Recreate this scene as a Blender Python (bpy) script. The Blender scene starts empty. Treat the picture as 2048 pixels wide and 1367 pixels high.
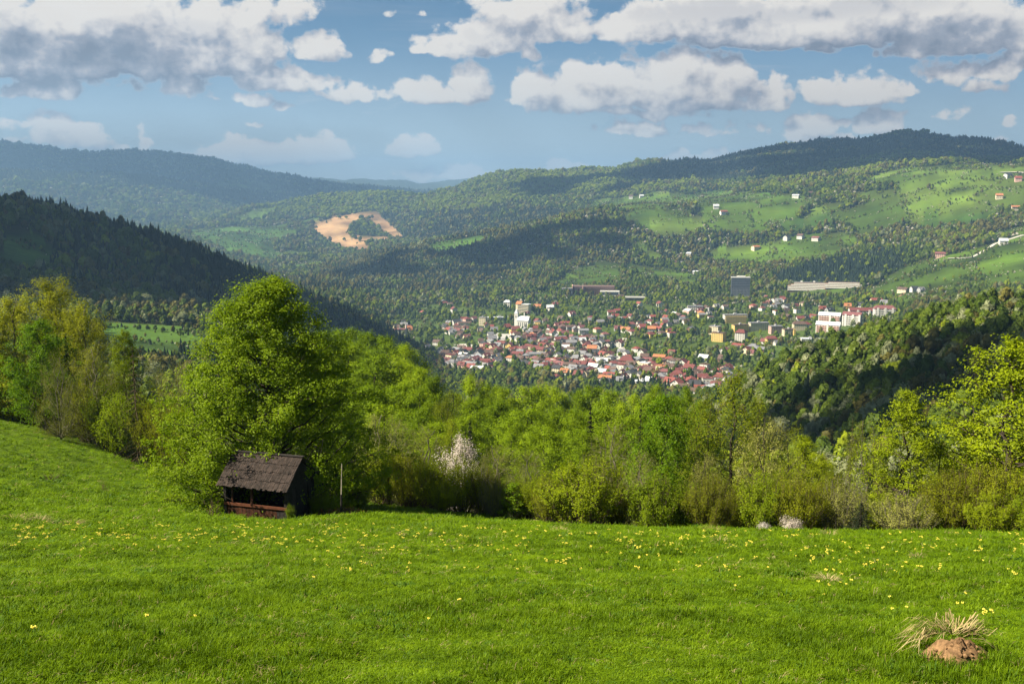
import bpy, math, random
import numpy as np
from mathutils import Vector, Matrix, Euler

S = bpy.context.scene
COL = S.collection
rng = np.random.default_rng(11)
random.seed(11)
R = math.radians

# ------------------------------------------------------------------ camera
PITCH = R(8.7)
LENS = 35.0
FPX = 2048 * LENS / 36.0
cam = bpy.data.objects.new('camera', bpy.data.cameras.new('camera'))
COL.objects.link(cam)
cam.data.lens = LENS
cam.data.sensor_width = 36.0
cam.data.clip_start = 0.05
cam.data.clip_end = 80000.0
cam.location = (0, 0, 0)
cam.rotation_euler = (R(90) - PITCH, 0, 0)
S.camera = cam

# ------------------------------------------------------------------ exposure, sun, sky
S.view_settings.view_transform = 'Standard'
S.view_settings.look = 'None'
S.view_settings.exposure = 1.5
S.view_settings.gamma = 1.0
S.view_settings.use_curve_mapping = False
S.cycles.use_denoising = True
S.cycles.max_bounces = 7
S.cycles.diffuse_bounces = 3
S.cycles.glossy_bounces = 2
S.cycles.transmission_bounces = 4
S.cycles.transparent_max_bounces = 8
S.cycles.volume_bounces = 0
S.cycles.caustics_reflective = False
S.cycles.caustics_refractive = False
S.cycles.sample_clamp_indirect = 6.0

SUN_AZ = R(-101.0)          # measured from +Y towards +X
SUN_EL = R(44.0)
SUN = np.array([math.sin(SUN_AZ) * math.cos(SUN_EL), math.cos(SUN_AZ) * math.cos(SUN_EL), math.sin(SUN_EL)])
sl = bpy.data.lights.new('sun', 'SUN')
sl.energy = 5.0
sl.angle = R(0.55)
sl.color = (1.0, 0.90, 0.70)
sun = bpy.data.objects.new('sun', sl)
COL.objects.link(sun)
sun.rotation_euler = Vector(-SUN).to_track_quat('-Z', 'Y').to_euler()

W = bpy.data.worlds.new('World')
S.world = W
W.use_nodes = True
wt = W.node_tree
wt.nodes.clear()


class NT:
    """tiny helper for wiring node trees"""
    def __init__(s, tree):
        s.t = tree

    def n(s, typ, **kw):
        nd = s.t.nodes.new(typ)
        for k, v in kw.items():
            setattr(nd, k, v)
        return nd

    def put(s, sock, v):
        if v is None:
            return
        if isinstance(v, bpy.types.NodeSocket):
            s.t.links.new(v, sock)
        else:
            sock.default_value = v

    def m(s, op, a, b=None, c=None, clamp=False):
        nd = s.n('ShaderNodeMath', operation=op)
        nd.use_clamp = clamp
        s.put(nd.inputs[0], a)
        s.put(nd.inputs[1], b)
        s.put(nd.inputs[2], c)
        return nd.outputs[0]

    def vm(s, op, a, b=None):
        nd = s.n('ShaderNodeVectorMath', operation=op)
        s.put(nd.inputs[0], a)
        s.put(nd.inputs[1], b)
        return nd.outputs[0]

    def noise(s, vec, scale, detail=4, rough=0.55, dist=0.0, col=False):
        nd = s.n('ShaderNodeTexNoise')
        s.put(nd.inputs['Vector'], vec)
        s.put(nd.inputs['Scale'], scale)
        nd.inputs['Detail'].default_value = detail
        nd.inputs['Roughness'].default_value = rough
        nd.inputs['Distortion'].default_value = dist
        return nd.outputs['Color' if col else 'Fac']

    def step(s, v, a, b, smooth=True):
        nd = s.n('ShaderNodeMapRange')
        nd.interpolation_type = 'SMOOTHSTEP' if smooth else 'LINEAR'
        s.put(nd.inputs[0], v)
        s.put(nd.inputs[1], a)
        s.put(nd.inputs[2], b)
        return nd.outputs[0]

    def mix(s, f, a, b, blend='MIX'):
        nd = s.n('ShaderNodeMix', data_type='RGBA', blend_type=blend)
        s.put(nd.inputs[0], f)
        s.put(nd.inputs[6], c4(a))
        s.put(nd.inputs[7], c4(b))
        return nd.outputs[2]

    def ramp(s, f, stops):
        nd = s.n('ShaderNodeValToRGB')
        cr = nd.color_ramp
        while len(cr.elements) < len(stops):
            cr.elements.new(0.5)
        for e, (p, c) in zip(cr.elements, stops):
            e.position = p
            e.color = c4(c)
        s.put(nd.inputs[0], f)
        return nd.outputs[0]


def c4(c):
    if isinstance(c, bpy.types.NodeSocket):
        return c
    return tuple(c) if len(c) == 4 else (c[0], c[1], c[2], 1.0)


def px_dir(px, py):
    """world direction through a point of the 2048-wide picture"""
    px = np.asarray(px, float)
    py = np.asarray(py, float)
    rx = (px - 1024) / FPX
    ru = -(py - 683.5) / FPX
    dx = rx
    dy = math.cos(PITCH) + ru * math.sin(PITCH)
    dz = -math.sin(PITCH) + ru * math.cos(PITCH)
    return dx, dy, dz


def px_azel(px, py):
    dx, dy, dz = px_dir(px, py)
    return np.degrees(np.arctan2(dx, dy)), np.degrees(np.arctan2(dz, np.hypot(dx, dy)))


# cumulus fields of the sky: centre x, base y, half width, height above base (picture pixels of the direction), weight
CLOUDS = [
    (230, 114, 340, 150, 1.7), (40, 120, 210, 150, 1.6), (420, 92, 170, 110, 1.4), (560, 40, 90, 70, .8),
    (80, 182, 105, 58, 1.15), (220, 168, 150, 34, .45), (375, 176, 66, 66, 1.1), (560, 168, 115, 52, 1.05), (470, 200, 95, 26, .7),
    (640, 106, 62, 52, 1.05), (692, 112, 24, 18, .65), (755, 110, 22, 22, .6), (790, 36, 30, 20, .7), (838, 34, 28, 18, .7),
    (960, 92, 120, 78, 1.0), (1060, 62, 190, 90, 1.1), (1190, 60, 90, 34, .9), (880, 92, 60, 40, .75),
    (720, 190, 95, 36, .85), (850, 192, 110, 40, .95), (945, 190, 48, 92, 1.15),
    (1150, 200, 160, 95, 1.2), (1350, 190, 130, 125, 1.35), (1455, 185, 95, 80, 1.1), (1250, 200, 170, 70, 1.1), (1540, 206, 60, 66, 1.05), (1470, 206, 80, 34, .8),
    (1705, 196, 115, 62, 1.15), (1765, 180, 70, 46, 1.0), (1620, 268, 66, 58, 1.05), (1690, 250, 26, 20, .6), (1765, 252, 62, 54, 1.1), (1900, 232, 52, 24, .7), (2028, 252, 24, 22, .75), (1545, 266, 22, 12, .6),
    (1650, 68, 470, 95, 1.6), (1950, 84, 210, 100, 1.5), (1400, 62, 260, 80, 1.4), (1652, 96, 60, 44, .95),
    (2000, 150, 60, 70, 1.1), (1920, 150, 100, 66, .6), (1990, 180, 62, 34, .9), (1062, 116, 28, 40, .85),
    (520, 318, 200, 52, 1.07), (660, 312, 75, 48, 1.17), (830, 300, 72, 40, 1.12), (170, 285, 90, 44, 0.92), (285, 300, 24, 70, 0.77), (90, 262, 110, 44, 0.72), (250, 305, 70, 30, 0.97), (60, 285, 90, 40, 0.82),
    (1300, 226, 150, 20, 0.82), (1340, 262, 210, 30, 0.67), (900, 350, 120, 28, 0.82), (1360, 322, 44, 26, 1.02), (1705, 280, 46, 14, 0.92), (1980, 285, 55, 16, 0.92), (575, 215, 32, 14, 0.82), (515, 250, 34, 10, 0.67), (1120, 345, 110, 26, 0.82), (1480, 310, 120, 20, 0.72),
]

# --- node group: (azimuth, elevation) in degrees -> cloud thickness
g = bpy.data.node_groups.new('cloud_thickness', 'ShaderNodeTree')
g.interface.new_socket('P', in_out='INPUT', socket_type='NodeSocketVector')
g.interface.new_socket('T', in_out='OUTPUT', socket_type='NodeSocketFloat')
G = NT(g)
gi = G.n('NodeGroupInput')
go = G.n('NodeGroupOutput')
P0 = gi.outputs[0]
warp = G.vm('SUBTRACT', G.noise(P0, 0.55, 3, 0.5, col=True), (0.5, 0.5, 0.5))
warp = G.vm('MULTIPLY', warp, (1.9, 1.1, 0))
P1 = G.vm('ADD', P0, warp)
sep = G.n('ShaderNodeSeparateXYZ')
G.put(sep.inputs[0], P1)
A_, E_ = sep.outputs[0], sep.outputs[1]
field = None
for (cx, cy, hw, hh, w_) in CLOUDS:
    a0, e0 = px_azel(cx, cy)
    a1, _ = px_azel(cx + hw, cy)
    _, e1 = px_azel(cx, cy - hh)
    ra = float(abs(a1 - a0)) * 1.08
    re_ = float(abs(e1 - e0)) * 1.08
    u = G.m('MULTIPLY', G.m('SUBTRACT', A_, float(a0)), 1 / ra)
    v = G.m('SUBTRACT', E_, float(e0))
    v = G.m('MAXIMUM', G.m('MULTIPLY', v, 1 / re_), G.m('MULTIPLY', v, -1 / (re_ * 0.28 + 0.12)))
    rr = G.m('MULTIPLY_ADD', u, u, G.m('MULTIPLY', v, v))
    f = G.m('MULTIPLY', G.m('SUBTRACT', 1.06, rr), w_)
    field = f if field is None else G.m('MAXIMUM', field, f)
# beyond the frame the same broken cumulus goes on
sp0 = G.n('ShaderNodeSeparateXYZ')
G.put(sp0.inputs[0], P0)
outside = G.m('MAXIMUM', G.step(G.m('ABSOLUTE', sp0.outputs[0]), 27.0, 34.0), G.step(sp0.outputs[1], 10.5, 16.0))
big = G.noise(G.vm('MULTIPLY', P0, (0.6, 1.3, 1)), 0.11, 3, 0.5)
gen = G.m('MULTIPLY', G.m('SUBTRACT', big, 0.52), 7.0)
genf = G.m('SUBTRACT', gen, G.m('MULTIPLY', G.m('SUBTRACT', 1.0, outside), 4.0))
field = G.m('MAXIMUM', field, genf)
field = G.m('MAXIMUM', field, -1.2)
n1 = G.noise(G.vm('MULTIPLY', P0, (0.72, 1.15, 1)), 0.42, 7, 0.60)
n2 = G.noise(G.vm('ADD', P0, (31.0, 7.0, 3.0)), 1.3, 5, 0.6)
vo = G.n('ShaderNodeTexVoronoi', feature='SMOOTH_F1')
G.put(vo.inputs['Vector'], P1)
vo.inputs['Scale'].default_value = 0.75
vo.inputs['Detail'].default_value = 2.0
vo.inputs['Roughness'].default_value = 0.55
vo.inputs['Smoothness'].default_value = 0.35
bil = G.m('SUBTRACT', 0.45, vo.outputs['Distance'])
t = G.m('MULTIPLY_ADD', G.m('SUBTRACT', n1, 0.5), 2.3, field)
t = G.m('MULTIPLY_ADD', G.m('SUBTRACT', n2, 0.5), 1.05, t)
t = G.m('MULTIPLY_ADD', bil, 0.55, t)
t = G.m('MINIMUM', t, 4.0)
G.put(go.inputs[0], t)

N = NT(wt)
tc = N.n('ShaderNodeTexCoord')
sx = N.n('ShaderNodeSeparateXYZ')
N.put(sx.inputs[0], tc.outputs['Generated'])
az = N.m('MULTIPLY', N.m('ARCTAN2', sx.outputs[0], sx.outputs[1]), 180 / math.pi)
el = N.m('MULTIPLY', N.m('ARCSINE', sx.outputs[2]), 180 / math.pi)
cb = N.n('ShaderNodeCombineXYZ')
N.put(cb.inputs[0], az)
N.put(cb.inputs[1], el)
P = cb.outputs[0]


def thick(vec):
    nd = N.n('ShaderNodeGroup')
    nd.node_tree = g
    N.put(nd.inputs[0], vec)
    return nd.outputs[0]


T0 = thick(P)
T1 = thick(N.vm('ADD', P, (-0.75, 1.05, 0)))
mask = N.step(T0, -0.02, 0.40)
streak = N.noise(N.vm('MULTIPLY', P, (0.045, 0.42, 1)), 1.0, 6, 0.62, 0.6)
thin = N.m('MULTIPLY', N.step(streak, 0.47, 0.72), N.m('MULTIPLY_ADD', N.step(el, 9.5, 2.0), 0.62, 0.14))
lit = N.m('MULTIPLY_ADD', N.m('SUBTRACT', T0, T1), 0.66, 0.60)
lit = N.m('SUBTRACT', lit, N.m('MULTIPLY', N.step(T0, 0.7, 2.0), 0.22))
top = N.m('MULTIPLY', N.step(el, 9.0, 13.5), 0.30)
lit = N.m('SUBTRACT', lit, top, clamp=True)
dk = None
for (cx, cy, hw, hh, w_) in [(110, 96, 320, 46, .48), (330, 60, 220, 40, .25), (1550, 14, 560, 50, .34), (1930, 66, 210, 50, .36), (1010, 70, 150, 50, .2)]:
    a0, e0 = px_azel(cx, cy)
    a1, _ = px_azel(cx + hw, cy)
    _, e1 = px_azel(cx, cy - hh)
    u = N.m('MULTIPLY', N.m('SUBTRACT', az, float(a0)), 1 / float(abs(a1 - a0)))
    v = N.m('MULTIPLY', N.m('SUBTRACT', el, float(e0)), 1 / float(abs(e1 - e0)))
    q = N.m('MULTIPLY', N.step(N.m('MULTIPLY_ADD', u, u, N.m('MULTIPLY', v, v)), 1.0, 0.0), w_)
    dk = q if dk is None else N.m('MAXIMUM', dk, q)
lit = N.m('SUBTRACT', lit, N.m('MULTIPLY', dk, N.step(T0, 0.2, 0.9)), clamp=True)
ccol = N.ramp(lit, [(0.0, (0.235, 0.27, 0.34)), (0.35, (0.40, 0.42, 0.48)), (0.62, (0.70, 0.67, 0.66)), (0.9, (0.93, 0.87, 0.80))])
hz = N.m('MULTIPLY', mask, N.m('MULTIPLY_ADD', N.step(el, -1.0, 7.0), 0.2, 0.8))
hz_ = hz
sky = N.n('ShaderNodeTexSky', sky_type='NISHITA')
sky.sun_disc = False
sky.sun_elevation = SUN_EL
sky.sun_rotation = SUN_AZ
sky.altitude = 500
sky.air_density = 0.55
sky.dust_density = 0.9
sky.ozone_density = 1.3
bg1 = N.n('ShaderNodeBackground')
N.put(bg1.inputs[0], N.mix(1.0, sky.outputs[0], (0.58, 0.74, 0.71), 'MULTIPLY'))
bg1.inputs[1].default_value = 0.05
bg2 = N.n('ShaderNodeBackground')
ccol2 = N.mix(hz_, (0.80, 0.79, 0.79), ccol)
N.put(bg2.inputs[0], ccol2)
bg2.inputs[1].default_value = 0.33
mx = N.n('ShaderNodeMixShader')
veil = N.m('MULTIPLY', N.step(el, 9.5, -0.5), 0.50)
N.put(mx.inputs[0], N.m('MAXIMUM', hz, N.m('MAXIMUM', thin, veil)))
wt.links.new(bg1.outputs[0], mx.inputs[1])
wt.links.new(bg2.outputs[0], mx.inputs[2])
wo = N.n('ShaderNodeOutputWorld')
wt.links.new(mx.outputs[0], wo.inputs[0])
W.cycles.sampling_method = 'MANUAL'
W.cycles.sample_map_resolution = 512

# ------------------------------------------------------------------ helpers
def make_mesh(name, V, faces, mats=(), midx=None, smooth=False, attrs=None):
    """faces: list of int arrays (n,k)"""
    me = bpy.data.meshes.new(name)
    V = np.asarray(V, np.float32).reshape(-1, 3)
    faces = [np.asarray(f, np.int32) for f in faces if len(f)]
    me.vertices.add(len(V))
    me.vertices.foreach_set('co', V.ravel())
    loops = np.concatenate([f.ravel() for f in faces]) if faces else np.zeros(0, np.int32)
    tot = np.concatenate([np.full(len(f), f.shape[1], np.int32) for f in faces]) if faces else np.zeros(0, np.int32)
    start = np.concatenate([[0], np.cumsum(tot)[:-1]]).astype(np.int32) if len(tot) else tot
    me.loops.add(len(loops))
    me.loops.foreach_set('vertex_index', loops)
    me.polygons.add(len(tot))
    me.polygons.foreach_set('loop_start', start)
    for m in mats:
        me.materials.append(m)
    if midx is not None:
        me.polygons.foreach_set('material_index', np.asarray(midx, np.int32))
    me.polygons.foreach_set('use_smooth', np.full(len(tot), bool(smooth)))
    if attrs:
        for k, (typ, dom, data) in attrs.items():
            a = me.attributes.new(k, typ, dom)
            key = {'FLOAT': 'value', 'INT': 'value', 'FLOAT_COLOR': 'color', 'FLOAT_VECTOR': 'vector'}[typ]
            a.data.foreach_set(key, np.asarray(data, np.int32 if typ == 'INT' else np.float32).ravel())
    me.update(calc_edges=True)
    return me


def obj(name, me, parent=None, loc=None, mat=None):
    o = bpy.data.objects.new(name, me)
    COL.objects.link(o)
    if parent is not None:
        o.parent = parent
    if loc is not None:
        o.location = loc
    if mat is not None:
        o.data.materials.append(mat)
    return o


def tag(o, label=None, cat=None, group=None, kind=None):
    for k, v in (('label', label), ('category', cat), ('group', group), ('kind', kind)):
        if v:
            o[k] = v
    return o


def empty(name, loc=(0, 0, 0), rz=0.0, **kw):
    o = bpy.data.objects.new(name, None)
    COL.objects.link(o)
    o.empty_display_size = 0.2
    o.location = loc
    o.rotation_euler = (0, 0, rz)
    tag(o, **kw)
    return o


class MB:
    """collects boxes, tubes and leaves"""
    def __init__(s):
        s.V = []
        s.Q = []
        s.T = []
        s.n = 0

    def add(s, V, Q=None, T=None):
        V = np.asarray(V, float).reshape(-1, 3)
        if Q is not None and len(Q):
            s.Q.append(np.asarray(Q, int) + s.n)
        if T is not None and len(T):
            s.T.append(np.asarray(T, int) + s.n)
        s.V.append(V)
        s.n += len(V)
        return s

    BQ = np.array([[0, 3, 2, 1], [4, 5, 6, 7], [0, 1, 5, 4], [1, 2, 6, 5], [2, 3, 7, 6], [3, 0, 4, 7]])

    def box(s, x0, x1, y0, y1, z0, z1):
        return s.add([(x0, y0, z0), (x1, y0, z0), (x1, y1, z0), (x0, y1, z0), (x0, y0, z1), (x1, y0, z1), (x1, y1, z1), (x0, y1, z1)], s.BQ)

    def slab(s, a, b, c, d, th):
        """quad a,b,c,d with thickness th along its normal"""
        a, b, c, d = (np.array(v, float) for v in (a, b, c, d))
        nn = np.cross(b - a, d - a)
        nn = nn / np.linalg.norm(nn) * th
        return s.add([a, b, c, d, a + nn, b + nn, c + nn, d + nn], s.BQ)

    def tube(s, P, r, k=5):
        P = np.asarray(P, float)
        n = len(P)
        r = np.broadcast_to(np.asarray(r, float), (n,))
        T = np.gradient(P, axis=0)
        T /= np.linalg.norm(T, axis=1)[:, None] + 1e-9
        up = np.where(np.abs(T[:, 2:3]) > 0.9, np.array([[1., 0, 0]]), np.array([[0, 0, 1.]]))
        U = np.cross(T, up)
        U /= np.linalg.norm(U, axis=1)[:, None] + 1e-9
        Wv = np.cross(T, U)
        an = np.arange(k) * 2 * math.pi / k
        V = P[:, None, :] + r[:, None, None] * (U[:, None, :] * np.cos(an)[None, :, None] + Wv[:, None, :] * np.sin(an)[None, :, None])
        i, j = np.meshgrid(np.arange(n - 1), np.arange(k), indexing='ij')
        j2 = (j + 1) % k
        Q = np.stack([i * k + j, i * k + j2, (i + 1) * k + j2, (i + 1) * k + j], -1).reshape(-1, 4)
        return s.add(V.reshape(-1, 3), Q)

    def leaves(s, C, size, nz=0.0, asp=0.6, g=None, out=None):
        g = g or rng
        n = len(C)
        size = np.broadcast_to(size, (n,)) * g.uniform(0.65, 1.3, n)
        u = g.normal(size=(n, 3))
        nn = g.normal(size=(n, 3))
        nn[:, 2] = np.abs(nn[:, 2]) + nz
        if out is not None:
            nn = nn * 0.55 + out * 1.15
        nn /= np.linalg.norm(nn, axis=1)[:, None]
        u -= nn * np.sum(u * nn, 1)[:, None]
        u /= np.linalg.norm(u, axis=1)[:, None] + 1e-9
        v = np.cross(nn, u)
        h = size[:, None] * 0.5
        fold = nn * h * 0.35
        V = np.stack([C - u * h, C + v * h * asp + fold, C + u * h, C - v * h * asp + fold], 1)
        Q = np.arange(4 * n).reshape(n, 4)
        return s.add(V.reshape(-1, 3), Q)

    def mesh(s, name, mats=(), smooth=False, attrs=None):
        V = np.concatenate(s.V) if s.V else np.zeros((0, 3))
        fs = []
        if s.Q:
            fs.append(np.concatenate(s.Q))
        if s.T:
            fs.append(np.concatenate(s.T))
        return make_mesh(name, V, fs, mats, None, smooth, attrs)

    def build(s, name, mat, parent=None, smooth=False):
        return obj(name, s.mesh(name, (mat,) if mat else (), smooth), parent)


# ---- noise
def _hash(ix, iy, seed):
    h = (ix.astype(np.int64) * 374761393 + iy.astype(np.int64) * 668265263 + seed * 974711) & 0xffffffff
    h = ((h ^ (h >> 13)) * 1274126177) & 0xffffffff
    return ((h ^ (h >> 16)) & 0xffff) / 65535.0


def vnoise(x, y, seed=0):
    ix, iy = np.floor(x), np.floor(y)
    fx, fy = x - ix, y - iy
    ix, iy = ix.astype(np.int64), iy.astype(np.int64)
    ux, uy = fx * fx * fx * (fx * (fx * 6 - 15) + 10), fy * fy * fy * (fy * (fy * 6 - 15) + 10)
    a, b = _hash(ix, iy, seed), _hash(ix + 1, iy, seed)
    c, d = _hash(ix, iy + 1, seed), _hash(ix + 1, iy + 1, seed)
    return (a * (1 - ux) + b * ux) * (1 - uy) + (c * (1 - ux) + d * ux) * uy - 0.5


def fbm(x, y, octs=4, seed=0, gain=0.5):
    s, a, f = 0.0, 1.0, 1.0
    for o in range(octs):
        s = s + a * vnoise(x * f + 17.3 * o, y * f - 9.1 * o, seed + o)
        a *= gain
        f *= 2.03
    return s


# ------------------------------------------------------------------ terrain: ridge lines and valley lines at their own distances
# every line: distance, then picture position (px: py) of the land at that distance
LINES = [
    (30, {-300: 1040, 0: 1042, 400: 1062, 560: 1072, 700: 1064, 850: 1058, 1090: 1056, 1500: 1067, 2048: 1070, 2350: 1072}),
    (48, {-300: 955, 0: 968, 300: 994, 560: 1016, 730: 1012, 1090: 1044, 1300: 1085, 1600: 1098, 2048: 1100, 2350: 1100}),
    (88, {-300: 800, 0: 834, 150: 862, 310: 905, 560: 950, 730: 985, 1090: 1030, 1400: 1075, 2048: 1100, 2350: 1100}),
    (150, {-300: 835, 0: 862, 300: 885, 640: 850, 760: 890, 900: 945, 1100: 980, 1400: 1005, 1700: 1040, 2048: 1040, 2350: 1040}),
    (260, {-300: 890, 0: 890, 300: 900, 640: 900, 900: 945, 1300: 975, 1550: 985, 1800: 930, 2048: 900, 2350: 880}),
    (420, {-300: 760, 0: 770, 400: 790, 640: 850, 900: 890, 1300: 920, 1500: 900, 1650: 830, 1800: 770, 2048: 720, 2350: 690}),
    (600, {-300: 690, 0: 690, 200: 700, 400: 715, 600: 760, 760: 830, 1000: 870, 1300: 880, 1450: 808, 1500: 766, 1600: 722, 1700: 690, 1800: 664, 1900: 632, 2048: 614, 2350: 592}),
    (720, {-300: 640, 0: 648, 220: 655, 400: 662, 600: 730, 760: 805, 1000: 850, 1300: 860, 1500: 810, 1700: 735, 1900: 680, 2048: 655, 2350: 630}),
    (1050, {-300: 520, 0: 545, 200: 580, 400: 615, 600: 680, 760: 760, 850: 790, 1000: 800, 1300: 800, 1500: 790, 1700: 740, 1900: 690, 2048: 660, 2350: 640}),
    (1400, {-300: 395, 0: 412, 50: 410, 130: 432, 260: 467, 350: 490, 450: 532, 550: 572, 650: 620, 730: 660, 790: 695, 850: 706, 1000: 706, 1500: 704, 1700: 690, 1900: 655, 2048: 625, 2350: 600}),
    (1900, {-300: 520, 0: 530, 260: 560, 450: 590, 600: 610, 790: 632, 900: 626, 1100: 620, 1300: 618, 1500: 612, 1600: 606, 1750: 600, 1900: 585, 2048: 570, 2350: 560}),
    (2150, {-300: 520, 0: 530, 260: 560, 450: 580, 600: 590, 790: 600, 900: 600, 1100: 588, 1300: 585, 1500: 588, 1600: 578, 1750: 566, 1900: 530, 2048: 510, 2350: 500}),
    (2600, {-300: 500, 0: 510, 260: 540, 450: 560, 560: 560, 640: 562, 800: 545, 1000: 540, 1200: 530, 1390: 540, 1500: 520, 1700: 485, 1900: 455, 2048: 440, 2350: 430}),
    (3100, {-300: 500, 0: 510, 260: 530, 450: 545, 560: 550, 630: 556, 720: 528, 800: 500, 950: 468, 1100: 446, 1300: 408, 1500: 400, 1700: 375, 1800: 350, 1880: 338, 2048: 330, 2350: 330}),
    (3700, {-300: 500, 0: 505, 260: 515, 450: 525, 560: 530, 640: 520, 800: 505, 950: 482, 1100: 450, 1300: 405, 1500: 378, 1700: 345, 1850: 325, 2048: 332, 2350: 345}),
    (4300, {-300: 470, 0: 475, 260: 475, 370: 480, 500: 480, 640: 485, 740: 478, 800: 468, 950: 440, 1100: 415, 1300: 378, 1500: 350, 1700: 330, 1850: 320, 2048: 330, 2350: 345}),
    (5000, {-300: 470, 0: 475, 260: 468, 370: 462, 500: 455, 640: 443, 740: 426, 800: 428, 900: 402, 1000: 375, 1150: 362, 1300: 345, 1500: 320, 1700: 305, 1850: 300, 2048: 318, 2350: 340}),
    (5700, {-300: 470, 0: 470, 260: 460, 430: 442, 490: 420, 560: 402, 640: 390, 700: 386, 780: 385, 850: 393, 900: 382, 940: 370, 1000: 350, 1080: 352, 1150: 345, 1230: 341, 1270: 325, 1310: 319, 1345: 327, 1380: 324, 1410: 330, 1500: 304, 1600: 290, 1650: 282, 1720: 281, 1810: 269, 1900: 282, 1960: 285, 2010: 292, 2048: 307, 2350: 335}),
    (6300, {-300: 420, 0: 420, 260: 420, 420: 428, 560: 430, 700: 430, 900: 420, 1150: 400, 1300: 390, 1500: 370, 1800: 350, 2048: 360, 2350: 380}),
    (7200, {-300: 335, 0: 345, 200: 348, 290: 356, 400: 372, 470: 386, 530: 400, 640: 412, 900: 410, 1150: 400, 1500: 390, 2048: 390, 2350: 390}),
    (8300, {-300: 360, 0: 365, 260: 370, 420: 372, 470: 362, 540: 372, 620: 388, 760: 398, 900: 400, 1150: 398, 1500: 390, 2048: 390, 2350: 390}),
    (9800, {-300: 268, 0: 283, 60: 292, 95: 296, 135: 306, 195: 311, 255: 303, 300: 304, 330: 304, 380: 314, 450: 329, 520: 346, 580: 356, 640: 366, 700: 374, 760: 380, 840: 390, 1150: 395, 1500: 390, 2048: 390, 2350: 390}),
    (12000, {-300: 380, 300: 385, 700: 385, 1000: 385, 1500: 385, 2048: 385, 2350: 385}),
    (14500, {-300: 358, 400: 360, 590: 358, 640: 354, 690: 360, 740: 359, 800: 360, 840: 367, 880: 364, 930: 357, 985: 349, 1020: 352, 1080: 360, 1300: 366, 1700: 362, 2048: 360, 2350: 360}),
    (16500, {-300: 372, 700: 374, 1000: 374, 1500: 374, 2048: 374, 2350: 374}),
]
AZN = 1201
AZG = np.linspace(-38, 38, AZN)
SN = 1000
SG = np.linspace(math.log(0.5), math.log(17000), SN)


def build_table():
    azr = np.radians(AZG)
    rows_s, rows_z = [], []
    for d in (0.5, 3.0, 8.0, 14.0, 20.0):
        rows_s.append(math.log(d))
        rows_z.append(-1.3 - 0.317 * d * np.cos(azr) - 0.03 * d * np.sin(azr) * 0)
    for d, pts in LINES:
        xs = np.array(sorted(pts), float)
        ys = np.array([pts[k] for k in sorted(pts)], float)
        pxs = np.arange(-300, 2351, 4.0)
        pys = np.interp(pxs, xs, ys)
        ker = np.hanning(9)
        ker /= ker.sum()
        pys = np.convolve(np.pad(pys, 4, mode='edge'), ker, mode='valid')
        a, e = px_azel(pxs, pys)
        z = np.interp(AZG, a, np.tan(np.radians(e))) * d
        rows_s.append(math.log(d))
        rows_z.append(z)
    s = np.array(rows_s)
    Z = np.array(rows_z)                   # (k, az)
    h = np.diff(s)[:, None]
    dl = np.diff(Z, axis=0) / h
    m = np.zeros_like(Z)
    w1 = 2 * h[1:] + h[:-1]
    w2 = h[1:] + 2 * h[:-1]
    with np.errstate(divide='ignore', invalid='ignore'):
        mm = (w1 + w2) / (w1 / dl[:-1] + w2 / dl[1:])
    mm[(dl[:-1] * dl[1:]) <= 0] = 0
    m[1:-1] = mm
    m[0], m[-1] = dl[0], dl[-1]
    k = np.clip(np.searchsorted(s, SG, side='right') - 1, 0, len(s) - 2)
    hh = (s[k + 1] - s[k])
    t = np.clip((SG - s[k]) / hh, 0, 1)[:, None]
    hh = hh[:, None]
    out = (2 * t**3 - 3 * t**2 + 1) * Z[k] + (t**3 - 2 * t**2 + t) * hh * m[k] + (-2 * t**3 + 3 * t**2) * Z[k + 1] + (t**3 - t**2) * hh * m[k + 1]
    return out.T                            # (az, s)


TAB = build_table()


def ground(x, y):
    x = np.asarray(x, float)
    y = np.asarray(y, float)
    d = np.maximum(np.hypot(x, y), 0.5)
    a = np.degrees(np.arctan2(x, y))
    ac = np.clip(a, -37.99, 37.99)
    fi = (ac + 38) / 76 * (AZN - 1)
    i = np.clip(fi.astype(int), 0, AZN - 2)
    u = fi - i
    fj = (np.clip(np.log(d), SG[0], SG[-1]) - SG[0]) / (SG[-1] - SG[0]) * (SN - 1)
    j = np.clip(fj.astype(int), 0, SN - 2)
    v = fj - j
    z = (TAB[i, j] * (1 - u) + TAB[i + 1, j] * u) * (1 - v) + (TAB[i, j + 1] * (1 - u) + TAB[i + 1, j + 1] * u) * v
    zp = -1.3 - 0.317 * y
    zp = np.where(zp < 0, -230 * np.tanh(-zp / 230), 160 * np.tanh(zp / 160))
    w = np.clip((np.abs(a) - 38) / 30, 0, 1)
    w = w * w * (3 - 2 * w)
    z = z * (1 - w) + zp * w
    # relief
    near = 0.085 * fbm(x * 1.1, y * 1.1, 3, 3) + 0.22 * fbm(x * 0.22, y * 0.22, 2, 5)
    z = z + near * np.clip(d / 6, 0.3, 1) * np.clip(1 - (d - 90) / 300, 0, 1)
    amp = np.clip((d - 150) / 1500, 0, 1) * np.clip(d / 2600, 0.25, 2.2)
    flat = np.clip(np.abs(d - 1500) / 450, 0.25, 1)
    rid = 0.5 - np.abs(fbm(x / 420 + 3.1, y / 420, 3, 21))
    z = z + amp * flat * (15 * fbm(x / 310, y / 310, 4, 9) + 16 * (rid - 0.33))
    return z


# visibility horizon and ray hits
AZR = np.radians(AZG)
DG = np.exp(SG)
ZG = ground(np.sin(AZR)[:, None] * DG[None, :], np.cos(AZR)[:, None] * DG[None, :])
TG = ZG / DG[None, :]
RUN = np.maximum.accumulate(TG, axis=1)


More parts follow.
